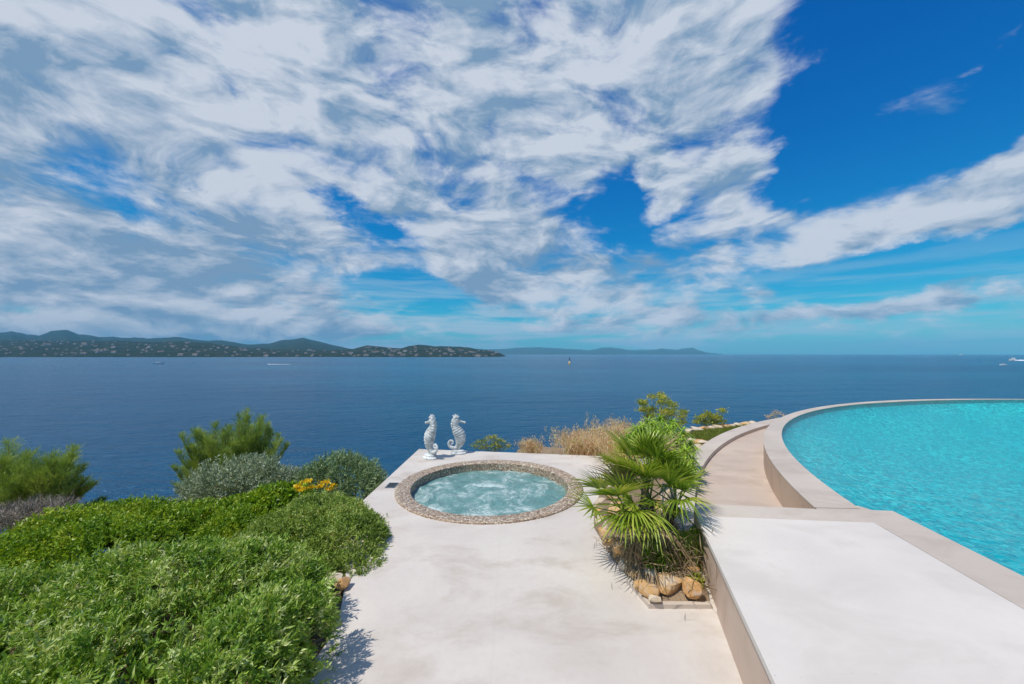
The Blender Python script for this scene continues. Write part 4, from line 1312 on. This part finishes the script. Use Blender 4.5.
# houses on the far hillside
def house_mesh(wd, dp, ht, gable=True):
    b = MB()
    b.box((0, 0, ht / 2 - 1), (wd, dp, ht + 2), 0, 0)
    e = .35
    hw, hd_ = wd / 2 + e, dp / 2 + e
    zt = ht
    b.add([(-hw, -hd_, zt), (hw, -hd_, zt), (hw, hd_, zt), (-hw, hd_, zt), (-hw * .55, 0, zt + dp * .24), (hw * .55, 0, zt + dp * .24)],
          [(0, 1, 5, 4), (2, 3, 4, 5), (1, 2, 5), (3, 0, 4), (3, 2, 1, 0)], 1)
    # window openings as dark panels set proud
    nw = max(2, int(wd / 3.2))
    for k in range(nw):
        x = -wd / 2 + wd * (k + .5) / nw
        for z in ([1.6, 4.4] if ht > 5 else [1.6]):
            b.box((x, -dp / 2 - .03, z), (1.1, .08, 1.5), 0, 2)
    me = bpy.data.meshes.new('house'); me.from_pydata([tuple(v) for v in b.v], [], b.f); me.polygons.foreach_set('material_index', b.mi)
    for m in (M_wallw, M_roof, M_glassd): me.materials.append(m)
    return me
HM = [house_mesh(11, 9, 5.8), house_mesh(15, 9, 6.2), house_mesh(9, 8, 3.4), house_mesh(24, 10, 8.5)]
hl = [('small square villa of two storeys among the trees on the far shore', 'two-storey villas across the bay'),
      ('wide two-storey villa among the trees on the far shore', 'wide villas across the bay'),
      ('tiny single-storey house among the trees on the far shore', 'tiny houses across the bay'),
      ('long apartment building among the trees on the far shore', 'apartment buildings across the bay')]
r_ = random.Random(21)
nh = 0
nt, nx_ = HF.shape[0] - 2, HF.shape[1]
while nh < 280:
    i = r_.randrange(1, nt - 3); j = r_.randrange(1, nx_ - 2)
    px = -70 + 578 * j / (nx_ - 1)
    if px > 495 or px < -20: continue
    if 250 < px < 345 and r_.random() < .6: continue
    if r_.random() < (i / nt) * .75: continue
    p = HF[i, j] * (1 - .5) + HF[i + 1, j + 1] * .5
    k = r_.choices((0, 1, 2, 3), (5, 5, 4, 2))[0]
    o = bpy.data.objects.new('house', HM[k])
    o.location = (p[0] + r_.uniform(-8, 8), p[1], p[2] - .8)
    o.rotation_euler = (0, 0, r_.uniform(-.4, .4))
    o.scale = (r_.uniform(.5, .8),) * 3
    tag(o, hl[k][0], 'house', hl[k][1])
    COL.objects.link(o)
    nh += 1

# ------------------------------------------------------------------ boats and beacon
def motor_boat(label, loc, L, rz, flybridge=False, group=None):
    root = empty('motor_boat', loc, label, 'boat', group, rz)
    W = L * .30; H = L * .13
    secs = []
    for t in (0, .25, .5, .75, .92, 1.0):
        w_ = W / 2 * (1 if t < .5 else math.cos((t - .5) / .5 * math.pi / 2 * .97) ** .7)
        x = -L / 2 + L * t
        sh = H * (1 + .35 * t * t)
        secs.append([(x, -w_, sh), (x, -w_ * .85, .15 * H), (x, 0, -.35 * H * (1 - t)), (x, w_ * .85, .15 * H), (x, w_, sh)])
    b = MB()
    v = [p for s in secs for p in s]
    f = [(i * 5 + j, i * 5 + j + 1, i * 5 + j + 6, i * 5 + j + 5) for i in range(5) for j in range(4)]
    f += [(i * 5 + 4, i * 5, i * 5 + 5, i * 5 + 9) for i in range(5)] + [(0, 1, 2, 3, 4)]
    b.add(v, f); b.build('hull', M_white, root)
    c = MB(); c.box((-.02 * L, 0, H * 1.1 + L * .055), (L * .42, W * .68, L * .11), taper=.82); c.build('cabin', M_white, root)
    g_ = MB(); g_.box((.02 * L, 0, H * 1.1 + L * .07), (L * .40, W * .70, L * .035), taper=.96); g_.build('windows', M_glassd, root)
    if flybridge:
        q = MB(); q.box((-.06 * L, 0, H * 1.1 + L * .135), (L * .26, W * .5, L * .05), taper=.8); q.tube([(-.1 * L, 0, H * 1.1 + L * .15), (-.14 * L, 0, H * 1.1 + L * .26)], L * .006, 5); q.build('flybridge', M_white, root)
    return root
def sea_pt(px, py):
    d = F * (EYE - SEA) / (py - HY)
    return Vector(((px - CX) / F * d, d, SEA))
motor_boat('small white motor boat alone on the grey-blue water at left', sea_pt(159, 364.0), 9, R(20))
motor_boat('white motor yacht trailing a long wake at the right edge', sea_pt(1013, 360.6), 13, R(180), True)
motor_boat('small white boat just left of and nearer than the motor yacht', sea_pt(1003, 365.2), 5.5, R(170))
motor_boat('distant white ship on the horizon at right', sea_pt(961, 355.2) , 34, R(175), True)
def wake(px0, px1, py, wd, label, hh=1.6):
    a, c = sea_pt(px0, py), sea_pt(px1, py)
    b = MB()
    n_ = 24
    r = random.Random(int(px0))
    up, dn = [], []
    for i in range(n_ + 1):
        t = i / n_
        x = a.x + (c.x - a.x) * t
        w_ = wd * (.25 + .75 * math.sin(min(1, t * 2.5) * math.pi / 2)) * (1 - .55 * t) * r.uniform(.6, 1.2)
        up.append((x, a.y + w_, SEA + .10)); dn.append((x, a.y - w_, SEA + .10))
    mid = [((u_[0]), a.y, SEA + hh * r.uniform(.4, 1) * (1 - .5 * i / n_)) for i, u_ in enumerate(up)]
    N1 = n_ + 1
    b.add(up + mid + dn, [(i, N1 + i, N1 + i + 1, i + 1) for i in range(n_)] + [(N1 + i, 2 * N1 + i, 2 * N1 + i + 1, N1 + i + 1) for i in range(n_)])
    tag(b.build('wake', M_foam), label, 'wake', kind='stuff')
wake(1014, 1060, 360.7, 6, 'white foam wake behind the motor yacht')
wake(268, 292, 364.4, 2.2, 'thin pale streak of foam on the left part of the sea', .45)
bp = sea_pt(569.5, 364)
bu = empty('channel_beacon', bp, 'dark topped beacon with a pale band standing in the open sea', 'beacon')
m = MB(); m.lathe([(1.2, -.5), (1.2, .3), (1.0, .9), (.9, 1.6)], k=16); m.build('base', M_orange, bu, True)
m = MB(); m.lathe([(.85, 1.6), (.8, 3.0)], k=16); m.build('pale_band', M_white, bu, True)
m = MB(); m.lathe([(.78, 3.0), (.62, 4.6), (.15, 4.9), (.12, 5.3)], k=16); m.build('tower', M_dark, bu, True)
m = MB(); m.lathe([(.45, 5.3), (.02, 6.3)], k=12); m.lathe([(.45, 6.35), (.02, 7.2)], k=12); m.build('topmark', M_dark, bu, True)

# ------------------------------------------------------------------ haze
hz, t, b = new_mat('sea_haze')
hz.node_tree.nodes.remove(b)
pv = t.node('ShaderNodeVolumePrincipled')
pv.inputs['Color'].default_value = (.22, .68, 1.0, 1)
pv.inputs['Density'].default_value = 0.00010
pv.inputs['Anisotropy'].default_value = -0.25
t.put(hz.node_tree.nodes['Material Output'].inputs['Volume'], pv.outputs[0])
m = MB(); m.box((0, 0, 150), (23990, 23990, 330))
o = m.build('haze', hz)
o.location.z = 0
me = o.data
for v in me.vertices:
    v.co.z = SEA - 12.5 if v.co.z < 100 else 330.0
o['kind'] = 'stuff'
